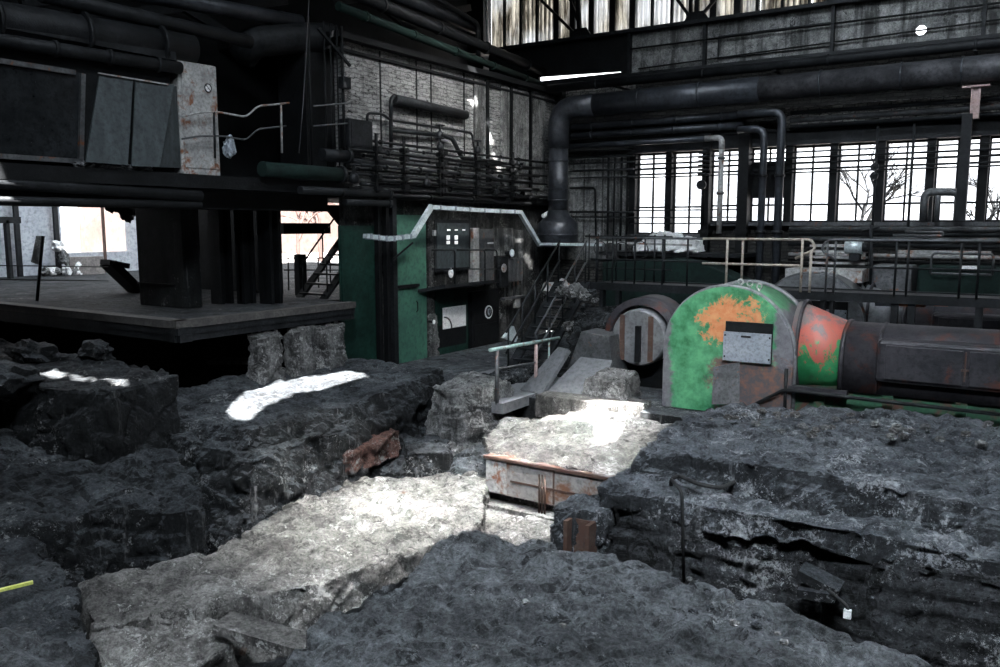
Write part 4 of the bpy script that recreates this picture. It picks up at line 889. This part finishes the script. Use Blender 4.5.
# things on the right block
P = [PZ(673,482,.14), PZ(680,478,.16), PZ(700,487,.14), PZ(722,491,.12), PZ(738,484,.12), PZ(740,478,.15)]
P = [p+Vector((0,-.06,.05)) for p in P]
tag(MB().tube([P[0]+Vector((0,0,-.08))]+P, .025, 8, bend=.1).build('bent_rod', 'cable'), 'black wavy rod lying on the right block above its edge', 'rod')
a = PY(682,492,8.82); b = PY(684,582,8.86); tag(MB().tube([P[0], a, b], .02, 8, bend=.1).build('hanging_pipe', 'cable'), 'thin black pipe running down the dark face of the right block', 'pipe')
a = PY(812,578,8.6); root = None
tag(MB().obox(PY(820,580,8.7), (.42,.3,.1), Matrix.Rotation(.3,3,'Y')).build('brick_slab', 'rockL'), 'flat grey slab jammed in the recess of the right block', 'slab')
tag(MB().obox(PY(818,592,8.6), (.36,.25,.09), Matrix.Rotation(-.1,3,'Y')).build('brick_slab', 'rockL'), 'lower grey slab stacked in the recess of the right block', 'slab')
tag(MB().tube([PY(828,590,8.5), PY(838,598,8.45), PY(848,607,8.4), PY(849,618,8.4)], .018, 8, bend=.05).build('hose', 'cable'), 'short black hose beside the jammed slabs', 'hose')
tag(MB().box(PY(846,610,8.38)-Vector((.02,.02,.08)), PY(848,612,8.38)+Vector((.03,.03,.02))).build('hose_end', 'white'), 'white end piece of the short black hose', 'fitting')
for i in range(40):
    u, v = R.uniform(700,990), R.uniform(407,432)
    p = PZ(u, v+ (u-700)*.05, .52); s_ = R.uniform(.05,.12)
    tag(rubble('stone_chip', p+Vector((0,0,.03)), (s_*1.3,s_,s_*.8), R.choice(('rockW','plaster','rockP')), None, None, 100+i), 'small pale stone chip strewn on top of the right block', 'stone', 'stone chips on the right block')
for i in range(30):
    u, v = R.uniform(470,940), R.uniform(570,655)
    if v < 585+(u-700)*.28: continue
    p = PZ(u, v, .02); s_ = R.uniform(.03,.07)
    tag(rubble('stone_chip', p+Vector((0,0,.03)), (s_*1.3,s_,s_*.8), R.choice(('rockR','plaster')), None, None, 200+i), 'small grey stone chip strewn on the foreground block', 'stone', 'stone chips on the foreground block')
# masonry stubs below the platform
for i,(u0,u1,z,lb) in enumerate(((256,283,1.2,'slim stepped pale brick stub under the platform edge'),(294,312,1.22,'whitish eroded brick stub under the platform'),(317,344,1.22,'wide flaking brick stub beside the green panel'))):
    a = PX(u0, 330, -12.12).y; b = PX(u1, 330, -12.12).y
    rock('masonry_stub', [(-12.4,a,z),(-12.12,a+.02,z-.05),(-12.08,b,z),(-12.4,b+.04,z+.05)], .2, 'rockW', lb, 'masonry', vox=.035, amp=.05, slope=.04, fine=.03, seed=33+i)
tag(MB().obox(PZ(238,362,.45)+Vector((0,0,.02)), (1.1,.5,.06), Matrix.Rotation(.6,3,'Z')).build('flat_board', 'plaster'), 'flat grey board lying on the black block below the platform', 'board')
# ================================================================== MACHINES
def machine(o, mats, label, full=True):
    ox, oy = o; root = thing('blower_machine', label, 'machine', (ox, oy, 0))
    V = lambda x, y, z: (ox+x, oy+y, z)
    r = 1.11; zc = 1.07
    arc = [(-r, .02)]+[(-r*math.cos(t*PI/28), zc+r*math.sin(t*PI/28)) for t in range(29)]+[(r, .02)]
    m = MB(); m.prism([V(x, 0, z) for x, z in arc], (0, 1.25, 0), bev=0)
    bm = m.bm
    f = min(bm.faces, key=lambda f: f.calc_center_median().y if len(f.verts) > 10 else 1e9)
    g = bmesh.ops.inset_individual(bm, faces=[f], thickness=.12, depth=0.0)
    for v in f.verts: v.co.y -= .09
    h = m.build('housing', mats[0], root)
    for p in h.data.polygons:
        if abs(p.normal.y) < .9: p.use_smooth = True
    # rolled rim
    m = MB(); m.tube([V(x*1.01, .02, zc+(z-zc)*1.01) for x, z in arc], .035, 8, cap=True); m.tube([V(x*1.01, 1.2, zc+(z-zc)*1.01) for x, z in arc], .05, 8)
    m.build('rim', mats[3], root)
    m = MB()
    for t in range(3, 26, 3): m.tube([V(-r*math.cos(t*PI/28)*1.0, -.01, zc+r*math.sin(t*PI/28)), V(-r*math.cos(t*PI/28), -.04, zc+r*math.sin(t*PI/28))], .018, 6)
    m.build('rim_bolt', mats[3], root)
    # cover opening and plate
    a = (0.0, 1.57); b = (.78, .98)
    m = MB().box(V(a[0], -.13, b[1]-.03), V(b[0], -.085, a[1]+.04)); m.build('cover_recess', 'black', root)
    m = MB().box(V(a[0]-.02, -.16, b[1]-.03), V(b[0]-.01, -.13, a[1]-.13)); c = m.build('cover_plate', 'plate', root)
    MB().box(V(.28, -.175, a[1]-.21), V(.44, -.16, a[1]-.18)).build('plate_slot', 'ink', c)
    m = MB()
    for x in (.0,.74): 
        for z in (1.02,1.38): m.tube([V(x+.01, -.175, z), V(x+.01, -.155, z)], .016, 6)
    m.build('plate_bolt', 'dark', c)
    # lifting eyes
    for x in (.08, .24, .40):
        z = zc+math.sqrt(r*r-(x)**2)
        pts = [V(x+.045*math.cos(t*PI/6), .35, z+.07+.045*math.sin(t*PI/6)) for t in range(13)]
        MB().tube(pts, .014, 6, cap=False).tube([V(x,.35,z-.02), V(x,.35,z+.03)], .02, 6).build('lifting_eye', 'pale', root)
    # cone to the right
    m = MB(); n = 24; A = []; B = []
    for k in range(n):
        t = 2*PI*k/n
        A.append(m.bm.verts.new(V(r*.93, .62+.62*math.cos(t), 1.15+.80*math.sin(t)))); B.append(m.bm.verts.new(V(r+.72, .62+.56*math.cos(t), 1.12+.52*math.sin(t))))
    for k in range(n): f = m.bm.faces.new((A[k], A[(k+1)%n], B[(k+1)%n], B[k])); f.smooth = True
    m.bm.faces.new(A); m.bm.faces.new(B); m.build('cone', mats[1], root)
    pts = [V(r+.02, .62+.60*math.cos(t*PI/12), 1.15+.80*math.sin(t*PI/12)) for t in range(25)]
    MB().tube(pts, .035, 8, cap=False).build('cone_flange', mats[2], root)
    # casing
    x0 = r+.70; L = 4.3
    m = MB(); prof = []
    for k in range(20):
        t = PI*k/19; prof.append((.62-.62*math.cos(t), 1.10+.55*math.sin(t)))
    prof = [(-.0, .60)]+prof+[(1.24, .60)]
    m.prism([V(x0, y, z) for y, z in prof], (L, 0, 0), bev=.0); c = m.build('casing', mats[2], root)
    for p in c.data.polygons:
        if abs(p.normal.x) < .5: p.use_smooth = True
    MB().tube([V(x0+.02, y, z) for y, z in prof], .04, 8).tube([V(x0+.55, y*1.0, z) for y, z in prof], .025, 8).build('casing_band', mats[2], root)
    MB().box(V(x0+.55, -.14, .82), V(x0+L, .3, 1.48), .06).build('side_box', mats[2], root)
    for k in range(3):
        d = MB().box(V(x0+.68+k*1.12, -.17, .88), V(x0+1.72+k*1.12, -.14, 1.40), .012).build('access_door', mats[2], root)
        MB().box(V(x0+1.74+k*1.12, -.19, .95), V(x0+1.76+k*1.12, -.16, 1.38)).box(V(x0+1.70+k*1.12,-.2,1.1), V(x0+1.80+k*1.12,-.16,1.13)).build('door_latch', 'rust', d)
    # base
    MB().box(V(r, .05, 0), V(x0+L, 1.1, .60)).build('base', mats[4], root)
    for k in range(5): MB().box(V(r+.35+k*1.0, -.02, 0), V(r+.50+k*1.0, .06, .6)).build('base_rib', mats[4], root)
    MB().box(V(r-.05, -.1, .52), V(r+.85, .06, .62)).build('base_shelf', 'casing', root)
    if full:
        MB().tube([V(r-.7, -.14, .16), V(r-.1, -.16, .55), V(x0+L, -.16, .50)], .03, 8, bend=.08).build('guard_rail', 'dark', root)
        MB().tube([V(r-.08, -.14, .0), V(r-.08, -.14, .9)], .03, 8).build('guard_post', 'dark', root)
    return root
machine((-4.44, 13.8), ['machine', 'cone', 'casing', 'primer', 'basegreen'], 'big round-topped blower machine with flaking green and orange paint')  # rim shading of this machine goes into its grey colour
machine((-4.2, 18.6), ['primer', 'primer', 'casing', 'steel', 'dkgreen'], 'grey round-topped machine half hidden behind the walkway', False)
# leaning grey sheet at the machine foot
a = [PY(714,367,13.5), PY(740,362,13.5), PY(740,404,13.35), PY(712,404,13.35)]
tag(MB().prism(a, (0,-.02,0)).build('leaning_sheet', 'steel'), 'dull grey metal sheet leaning against the foot of the green machine', 'sheet')
# third dark green hood behind walkway
Y3 = 20.0; p = [PY(u,v,Y3) for u,v in ((602,262),(676,258),(700,262),(752,286),(752,330),(602,330))]
tag(MB().prism(p, (0,.9,0), bev=.05).build('green_hood', 'oxgreen'), 'long dark green sloping hood behind the walkway rails', 'hood')
# slotted drum with pedestal
c = PY(647, 335, 15.25); r = .56
root = thing('slotted_drum', 'grey slotted coupling drum under a curved guard beside the green machine', 'coupling', (c.x, c.y, 0))
ax = Vector((.05,-1,0)).normalized(); 
MB().tube([c-ax*.0, c+ax*.42, c+ax*.50], [r, r, r*.93], 36).build('drum', 'primer', root)
side = ax.cross(Vector((0,0,1))).normalized()
for s_, mt in ((-.32,'rust'), (.02,'black'), (.26,'rust')):
    w = .17 if mt == 'black' else .07
    q = c+ax*.48+side*(-s_)-Vector((0,0,.10 if mt == 'black' else .0)); 
    h = (.72 if mt == 'black' else .9)
    m = MB(); m.bar(q-Vector((0,0,h/2)), q+Vector((0,0,h/2-.02)), w*1.2, .10, up=tuple(side)); m.build('slot' if mt == 'black' else 'slot_lining', mt, root)
pts = []; g = MB(); n = 18; A = []
for k in range(n+1):
    t = PI*(-.08+1.06*k/n); d = side*math.cos(t)+Vector((0,0,1))*math.sin(t)
    A.append([g.bm.verts.new(c+d*(r+.07)+ax*.38), g.bm.verts.new(c+d*(r+.20)+ax*.34), g.bm.verts.new(c+d*(r+.22)-ax*.45), g.bm.verts.new(c+d*(r+.07)-ax*.45)])
for a, b in zip(A, A[1:]):
    for k in range(4): f = g.bm.faces.new((a[k], a[(k+1)%4], b[(k+1)%4], b[k])); f.smooth = k in (1,3)
g.bm.faces.new(A[0]); g.bm.faces.new(A[-1][::-1]); g.build('curved_guard', 'casing', root)
MB().box((c.x-.55, c.y-.0, 0), (c.x+.5, c.y+.6, .62)).build('drum_pedestal', 'black', root)
tag(MB().prism([(-7.95,14.3,0),(-6.75,14.3,0),(-6.9,14.3,1.1),(-7.5,14.3,1.15)], (0,.7,0), bev=.02).build('bearing_pedestal', 'steel'), 'grey-brown tapering bearing pedestal left of the slotted drum', 'pedestal')
tag(MB().prism([(-8.35,13.5,.0),(-7.75,13.3,.0),(-7.5,13.9,.8),(-7.85,14.1,.8)], (-.02,-.05,.05)).build('leaning_plate', 'primer'), 'smooth grey plate leaning on the bearing pedestal', 'plate')
tag(MB().prism([(-7.7,13.3,.02),(-6.6,13.4,.02),(-6.75,14.2,.62),(-7.45,14.25,.62)], (0,-.05,.05)).build('leaning_plate', 'primer'), 'grey plate with a chipped corner sloping below the drum', 'plate')
rock('concrete_lump', [(-6.9,13.35,.42),(-6.15,13.35,.45),(-6.1,14.0,.6),(-6.8,14.0,.6)], 0, 'rockW', 'pale concrete lump directly under the slotted drum', 'concrete lump', vox=.035, amp=.05, slope=.08, fine=.02, seed=41)
for i in range(16):
    p = PY(R.uniform(562,600), R.uniform(290,345), 15.2+R.uniform(0,.6)); s_ = R.uniform(.16,.38)
    tag(rubble('debris_lump', p, (s_,s_,s_*.8), R.choice(('rockW','rockW','rockP','rockL')), None, None, 300+i), 'whitish debris lump heaped left of the slotted drum', 'debris', 'debris heap by the slotted drum')
rock('debris_heap', [(-8.3,15.2,.8),(-7.4,15.1,1.2),(-7.3,15.9,1.6),(-8.2,15.9,1.5)], 0, 'rockD', 'dark debris heap behind the bearing pedestal', 'debris', vox=.05, amp=.12, slope=.3, fine=.05, seed=44)
# ------------------------------------------------------------------ walkway
YW = 16.9; zw = 1.9
root = thing('walkway', 'long steel walkway with handrails crossing behind the green machine', 'walkway', (-1, YW+.6, 0))
xw0 = PY(590,285,YW).x
MB().box((xw0, YW, zw-.14), (6, YW+.06, zw+.03)).box((xw0, YW+.06, zw-.03), (6, YW+1.1, zw+.0)).box((xw0, YW+1.04, zw-.14), (6, YW+1.1, zw+.03)).build('deck', 'dark', root)
for u, w_ in ((602,.10),(618,.10),(823,.09),(832,.07),(895,.12),(912,.12),(980,.12)):
    x = PY(u, 300, YW+.1).x; MB().box((x-w_/2, YW+.06, 0), (x+w_/2, YW+.2, zw-.1)).build('support_post', 'dark', root)
ux = (596,612,634,662,687)
for u in ux: x = PY(u, 260, YW).x; MB().tube([(x, YW+.03, zw), (x, YW+.03, zw+1.03)], .022, 8).build('rail_post', 'dark', root)
xa = PY(703,240,YW).x; xb = PY(812,240,YW).x; 
MB().tube([(xw0, YW+.03, zw+1.03), (xa, YW+.03, zw+1.03)], .024, 8).build('top_rail', 'steel', root)
MB().tube([(xw0, YW+.03, zw+.55), (xa, YW+.03, zw+.55)], .02, 8).build('mid_rail', 'dark', root)
MB().tube([(xa, YW, zw+1.03), (xb, YW, zw+1.03), (xb+.08, YW, zw+.85), (xb-.3, YW, zw+.66)], .027, 10, bend=.12).build('top_rail', 'rail', root)  # lit stretch, its light painted in the rail colour
MB().tube([(xa, YW, zw+.52), (xb-.2, YW, zw+.52)], .026, 10).build('mid_rail', 'rail', root)
for u in (727,735): x = PY(u, 260, YW).x; MB().tube([(x, YW-.01+.5*(u==735), zw-.02), (x, YW-.01+.5*(u==735), zw+1.03)], .025, 10).build('rail_post', 'rail', root)
for u in (802,811): x = PY(u, 260, YW).x; MB().tube([(x, YW-.01, zw), (x, YW-.01, zw+1.03-.2*(u==811))], .025, 10).build('rail_post', 'rail', root)
xc = PY(824,240,YW).x
MB().tube([(xc+.25, YW, zw+.62), (xc-.05, YW, zw+.85), (xc+.06, YW, zw+1.03), (6, YW, zw+1.03)], .027, 10, bend=.12).build('top_rail', 'steel', root)
MB().tube([(xc, YW, zw+.52), (6, YW, zw+.52)], .02, 10).build('mid_rail', 'dark', root)
for u in (827,835,896,908,961,979,1010): x = PY(u, 260, YW).x; MB().tube([(x, YW, zw), (x, YW, zw+1.03)], .022, 10).build('rail_post', 'steel' if u < 850 else 'dark', root)
# ------------------------------------------------------------------ stair to the walkway
xs = -8.95; a = Vector((xs, 14.7, 0)); b = Vector((xs, 17.0, 1.9))
root = thing('steel_stair', 'dark steel stair with slanting handrails rising to the walkway', 'stair', (xs, 15.8, 0))
for dx in (-.55, .15): d = Vector((dx,0,0)); MB().bar(a+d, b+d, .06, .22, up=(1,0,0)).build('stringer', 'dark', root)
for i in range(9): c_ = a+(b-a)*((i+.6)/9.2); MB().box((xs-.55, c_.y-.12, c_.z-.02), (xs+.15, c_.y+.12, c_.z+.02)).build('tread', 'dark', root)
for dx in (-.55, .15):
    for h_ in (.95, .5): d = Vector((dx,0,h_)); MB().tube([a+d, b+d], .022, 8).build('hand_rail', 'steel' if dx > 0 else 'dark', root)
    for k in (.04,.28,.52,.76,.98): c_ = a+(b-a)*k+Vector((dx,0,0)); MB().tube([c_, c_+Vector((0,0,.95))], .02, 8).build('baluster', 'dark', root)
# barred cage at the head of the stair
root = thing('stair_cage', 'dark barred cage at the head of the stair', 'cage', (-8.3, 17.6, 1.9))
for i in range(9): x = -9.2+i*.24; MB().tube([(x, 17.9, 1.9), (x, 17.9, 3.0)], .018, 6).build('bar', 'dark', root)
for z in (2.2, 2.95): MB().tube([(-9.3,17.9,z), (-7.1,17.9,z)], .02, 6).build('cross_bar', 'dark', root)
for i,(u,v,rr_) in enumerate(((600,243,.16),(610,244,.14),(622,246,.2),(640,245,.2))):
    cc = PY(u, v+5, 17.8); pts = [cc+Vector((rr_*math.cos(t*PI/10), 0, rr_*math.sin(t*PI/10))) for t in range(21)]
    tag(MB().tube(pts, .012, 6, cap=False).build('cable_loop', 'cable'), 'black cable loop hanging on the walkway rail, %s from the left' % ordw[i], 'cable', 'cable loops on the rail')
# near handrail at the pit edge
X = -8.1; ya, yb, yc = 12.35, 13.75, 14.05
root = thing('hand_railing', 'short pale green handrail with a faded pink post at the pit edge', 'railing', (X, 13.2, 0))
A_ = PX(490,350,X); B_ = PX(559,338,X)
MB().tube([A_, B_], .035, 10).build('top_rail', 'mint', root)
p = PX(497,350,X); MB().tube([(X, p.y, 0), (X, p.y, p.z)], .038, 10).build('post', 'steel', root)
p = PX(536,344,X); MB().tube([(X, p.y, 0), (X, p.y, p.z)], .035, 10).build('post', 'pinkrail', root)
p = PX(549,341,X); MB().tube([(X, p.y, 0), (X, p.y, p.z)], .022, 10).build('post', 'mint', root)
MB().tube([PX(497,369,X), PX(553,359,X)], .016, 8).build('mid_rail', 'steel', root)
tag(MB().box((-10.2, 12.6, -.1), (-8.0, 16.5, .02)).box((-8.2,12.2,-.15),(-7.95,14.6,.04)).build('floor_plate', 'primer'), 'flat grey floor plate behind the short handrail', 'floor plate')
tag(rock('debris_heap', [(-9.6,14.0,.15),(-8.9,14.1,.2),(-8.8,15.6,.3),(-9.5,15.6,.3)], 0, 'rockD', None, None, vox=.04, amp=.1, slope=.3, fine=.04, seed=51), 'low black debris heap behind the short handrail', 'debris')
tag(rubble('white_sack', PX(558,290,-10.5), (.8,.8,.55), 'pale', None, None, 9), 'roundish pale sack behind the stair', 'sack')
tag(MB().prism([PX(504,338,XL+.6), PX(514,326,XL+.6), PX(518,338,XL+.6), PX(516,342,XL+.6)], (-.1,0,0)).build('bright_box', 'silver'), 'small silvery angled box behind the short handrail', 'box')
# wall dressing left of the windows
for i,(u0,v0,u1,v1,lb) in enumerate(((575,188,595,188,'thin conduit bent down on the grey wall beside the large duct'),)):
    tag(MB().tube([PY(570,188,21.8), PY(595,188,21.8), PY(596,240,21.8)], .03, 8, bend=.1).build('conduit', 'black'), lb, 'conduit')
for i, v in enumerate((152,158,164,171,178,212,217)):
    p = PY(570,v,21.7); tag(MB().tube([(p.x,21.7,p.z), (PY(634,v,21.7).x,21.7,p.z-.02)], .025+.01*(i%2), 6).build('conduit', 'dark'), 'black conduit on the wall left of the windows, %s from the top' % ordw[i], 'conduit', 'conduits left of the windows')
for i,u in enumerate((608,614,621,627)):
    p = PY(u,200,21.75); tag(MB().tube([(p.x,21.75,2.2),(p.x,21.75,5.2)], .035-.008*(i%2), 6).build('conduit', 'black'), 'upright black conduit left of the windows, %s from the left' % ordw[i], 'conduit', 'upright conduits left of the windows')
for i,v in enumerate((118,128,138,150)):
    p = PY(543,v,21.8); tag(MB().tube([(PY(545,v,21.8).x,21.8,p.z), (PY(553,v,21.8).x,21.8,p.z)], .03, 6).build('conduit', 'black'), 'short black conduit left of the duct drop, %s from the top' % ordw[i], 'conduit', 'conduits left of the duct')
# bright scrap heap on the sill of the left windows
p = PY(672,238,21.0)
rock('scrap_heap', [(p.x-.9,20.8,2.75),(p.x-.2,20.7,3.05),(p.x+.7,20.8,2.85),(p.x+.7,21.4,2.85),(p.x-.9,21.4,2.8)], 2.5, 'white', 'bright dusty scrap heap under the two leftmost windows', 'scrap', vox=.04, amp=.1, slope=.1, fine=.05, seed=61)
tag(MB().box((PY(600,245,20.8).x,20.6,2.40),(PY(745,245,20.8).x,21.9,2.5)).build('shelf', 'dark'), 'dark shelf under the leftmost windows carrying scrap', 'shelf')
# switchgear stack with wheel behind windows conduits (x=700)
x = PY(703,200,21.2).x; root = thing('insulator_stack', 'dark stack of insulators and valves against the second window pillar', 'insulator', (x, 21.2, 3.2))
MB().tube([(x,21.2,3.2),(x,21.2,5.2)], .05, 8).build('stem', 'black', root)
m = MB()
for i in range(6): m.tube([(x,21.2,4.5+i*.11),(x,21.2,4.55+i*.11)], .16, 12)
m.build('disc_set', 'dark', root)
MB().tube([(x-.02,21.05,4.25),(x-.02,21.15,4.25)], .12, 16).build('valve_wheel', 'dark', root)
# shelves and racks behind walkway on the right
root = thing('sheet_rack', 'rack of pale stacked sheets behind the walkway below the windows', 'rack', (PY(848,245,20.2).x, 20.2, 0))
for i in range(5):
    z = 2.72-i*.13; MB().box((PY(812,240,20.2).x, 20.0-.0, z), (PY(868,240,20.2).x, 20.6, z+.05)).build('sheet', 'pale', root)
for u in (813,867): x = PY(u,240,20.2).x; MB().box((x-.03,20.3,0),(x+.03,20.36,2.8)).build('rack_post', 'dark', root)
tag(MB().box((PY(790,265,20).x,19.6,1.95),(PY(866,265,20).x,20.5,2.22)).build('work_bench', 'pale'), 'pale scuffed bench top behind the walkway rails', 'bench')
tag(MB().box((PY(790,265,20).x+.1,19.7,0),(PY(866,265,20).x-.1,20.4,1.95)).build('bench_cabinet', 'black'), 'black cabinet under the pale bench top', 'cabinet')
cc = PY(856,247,19.9); root = thing('electric_motor', 'small silvery motor on the stacked sheets behind the walkway', 'motor', cc-Vector((0,0,.2)))
MB().tube([cc-Vector((.22,0,0)), cc+Vector((.14,0,0))], .16, 16).build('motor_body', 'silver', root); MB().tube([cc+Vector((.14,0,0)), cc+Vector((.26,0,0))], .10, 12).build('motor_nose', 'dark', root)
MB().box(cc-Vector((.12,.12,.3)), cc+Vector((.1,.12,-.14))).build('motor_foot', 'dark', root)
tag(MB().tube([PY(871,225,19.8), PY(871,300,19.8)], .035, 8).build('standpipe', 'dark'), 'dark standpipe right of the silvery motor', 'pipe')
tag(MB().tube([PY(862,232,19.8), PY(870,229,19.8), PY(880,227,19.8)], .03, 8).build('lever', 'dark'), 'dark lever on top of the standpipe', 'lever')
tag(MB().box((PY(873,280,19.9).x,19.7,1.4),(PY(913,280,19.9).x,20.6,2.35), .06).build('rounded_bin', 'steel'), 'dull grey rounded bin behind the walkway right of the bench', 'bin')
x0, x1 = PY(897,241,20.5).x, 9
tag(MB().box((x0,20.4,2.58),(PY(1000,241,20.5).x-.15,20.6,2.66)).build('lit_rail', 'pale'), 'pale horizontal rail behind the walkway on the right', 'rail')
tag(MB().tube([(PY(893,233,20.3).x,20.3,2.98),(PY(943,233,20.3).x,20.3,2.98),(PY(943,230,20.3).x,20.3,3.06),(PY(905,230,20.3).x,20.3,3.06)], .03, 8, bend=.04).build('pipe_loop', 'steel'), 'flat grey pipe loop under the right windows', 'pipe')
root = thing('green_tank', 'dark green box tank with a rounded outline rail at the right', 'tank', (PY(970,265,20.0).x, 20.0, 0))
MB().box((PY(918,265,20).x,20.0,1.0),(9,20.9,2.35), .05).build('tank_body', 'oxgreen', root)
a, b = PY(932,253,19.8), PY(994,253,19.8); c_ = PY(994,275,19.8)
MB().tube([(a.x,19.8,c_.z),(a.x,19.8,a.z),(b.x,19.8,a.z),(b.x,19.8,c_.z)], .025, 8, bend=.1).tube([(a.x,19.8,c_.z),(b.x,19.8,c_.z)], .025, 8).build('tank_rail', 'steel', root)
p = PY(970,267.5,19.75); MB().box(p-Vector((.18,.0,.03)), p+Vector((.17,.02,.035))).build('name_plate', 'white', root)
for i,(u0,u1) in enumerate(((896,925),(934,948))):
    tag(MB().box((PY(u0,302,17.9).x,17.9,PY(u0,306,17.9).z),(PY(u1,302,17.9).x,18.1,PY(u0,301,17.9).z)).build('painted_bar', 'red'), 'orange-red painted bar under the walkway, %s one' % ('left','right')[i], 'bar', 'red bars under the walkway')
tag(MB().box((PY(875,302,18.1).x,18.1,PY(875,306,18.1).z),(PY(898,302,18.1).x,18.2,PY(875,301,18.1).z)).build('painted_bar', 'plate'), 'pale bluish bar under the walkway left of the red bars', 'bar')
# more conduits along the right back
for i,z in enumerate((2.2,1.7,1.45)):
    tag(MB().tube([(PY(760,260,21.6).x,21.6,z),(9,21.6,z)], .05, 8).build('service_pipe', 'dark'), 'dark pipe low on the far wall behind the machines, %s of three' % ('top','middle','bottom')[i], 'pipe', 'low pipes on the far wall')
# ------------------------------------------------------------------ trees beyond the windows
def tree(x, y, h, label, mat, dens=1):
    m = MB(); rnd = random.Random(int(x*31+y))
    def br(p, d, L, r, lv):
        q = p+d*L; m.tube([p, (p+q)/2+Vector((rnd.uniform(-.1,.1),)*3)*L*.3, q], [r, r*.8, r*.6], 5, cap=False)
        if lv == 0: return
        for k in range(3 if lv > 1 else 4*dens):
            nd = (d+Vector((rnd.uniform(-1,1), rnd.uniform(-1,1), rnd.uniform(-.5,.7)))*.85).normalized()
            br(p+(q-p)*rnd.uniform(.5,1), nd, L*rnd.uniform(.55,.8), r*.55, lv-1)
    br(Vector((x,y,1.2)), Vector((0,0,1)), h, .12, 4)
    o = m.build('tree', mat); tag(o, label, 'tree')
tree(-4.6, 26, 1.9, 'dark twiggy tree outside the middle windows', 'black', 2)
tree(-1.6, 26, 1.6, 'dark twiggy tree outside the right-hand windows', 'black', 2)
M['twig'] = grime('reddish_twigs', (.03,.012,.009), (.06,.03,.024), 3, .9)
M['house'] = grime('faded_red_render', (.05,.028,.022), (.075,.055,.05), .5, .9)
tag(MB().box((-52,30,1.2),(-46,75,8.5)).build('building', 'house'), 'faded reddish building far off, seen through the stair opening', 'building')
tree(-34, 33.5, 2.4, 'reddish twiggy tree in the yard behind the stair', 'twig', 5)
tree(-31, 29.0, 2.0, 'pale reddish twiggy bush in the yard left of the stair', 'twig', 5)
# ================================================================== LIGHT
W = bpy.data.worlds.new('sky'); SC.world = W; W.use_nodes = True; nt = W.node_tree
bg = nt.nodes['Background']; bg.inputs[0].default_value = (.93,.96,1.0,1); bg.inputs[1].default_value = 4.0
s = bpy.data.lights.new('sun', 'SUN'); so = bpy.data.objects.new('sun', s); COL.objects.link(so)
so.rotation_euler = SUN.to_track_quat('-Z', 'Y').to_euler(); s.energy = 150; s.angle = math.radians(.5); s.color = (1,.98,.95)
so.location = (5,-5,15)
def area_fill(name, loc, size, power, spread=180, col=(.82,.91,1.0), to=None):  # area lamps added under the closed roof in place of diffuse daylight
    l = bpy.data.lights.new(name, 'AREA'); o = bpy.data.objects.new(name, l); COL.objects.link(o)
    l.shape = 'RECTANGLE'; l.size, l.size_y = size; l.energy = power; l.color = col; l.spread = math.radians(spread)
    o.location = loc; d = (Vector(to)-Vector(loc)) if to else Vector((0,0,-1)); o.rotation_euler = d.to_track_quat('-Z', 'Y').to_euler()
    return o
area_fill('fill_front', (0,1,11.8), (3,2), 1900, 100, to=(-2.5,9,0))
area_fill('fill_left', (-6,4,11.8), (2,2), 420, 130, to=(-10,9,0))
area_fill('fill_mid', (-6,14,11.9), (3,2), 330, 130)
area_fill('fill_far', (-2,15,11.8), (8,2), 360, 100, to=(-3,21.5,6.5))
area_fill('pool_pit', (-5.5,10.5,11.9), (.8,.8), 190, 20, (1,.99,.97), (-6.6,11.5,-.3))  # narrow lamp added for the soft pool over the pit
area_fill('pool_ridge', (-5.5,7,11.9), (.6,.6), 240, 24, (1,.98,.95), (-7.6,8.9,-1))  # narrow lamp added for the soft pool on the ridge
area_fill('fill_machine', (-1,9,11.9), (1.2,1.2), 60, 30, (1,.99,.97), (-4.6,13.8,1.8))
area_fill('fill_brick', (-5,14,11.9), (2,2), 260, 50, (1,.99,.97), (-12.5,17,5.6))
area_fill('fill_yard', (-21,15,11.5), (5,6), 1300, 120, to=(-27.7,15,3))  # lamp added to stand in for daylight on the yard wall
V = SC.view_settings; V.view_transform = 'Standard'; V.look = 'None'; V.gamma = 1; V.use_curve_mapping = False; V.exposure = 0
SC.display_settings.display_device = 'sRGB'
SC.cycles.max_bounces = 5; SC.cycles.diffuse_bounces = 3; SC.cycles.transparent_max_bounces = 8
SC.cycles.use_denoising = True; SC.cycles.sample_clamp_indirect = 4
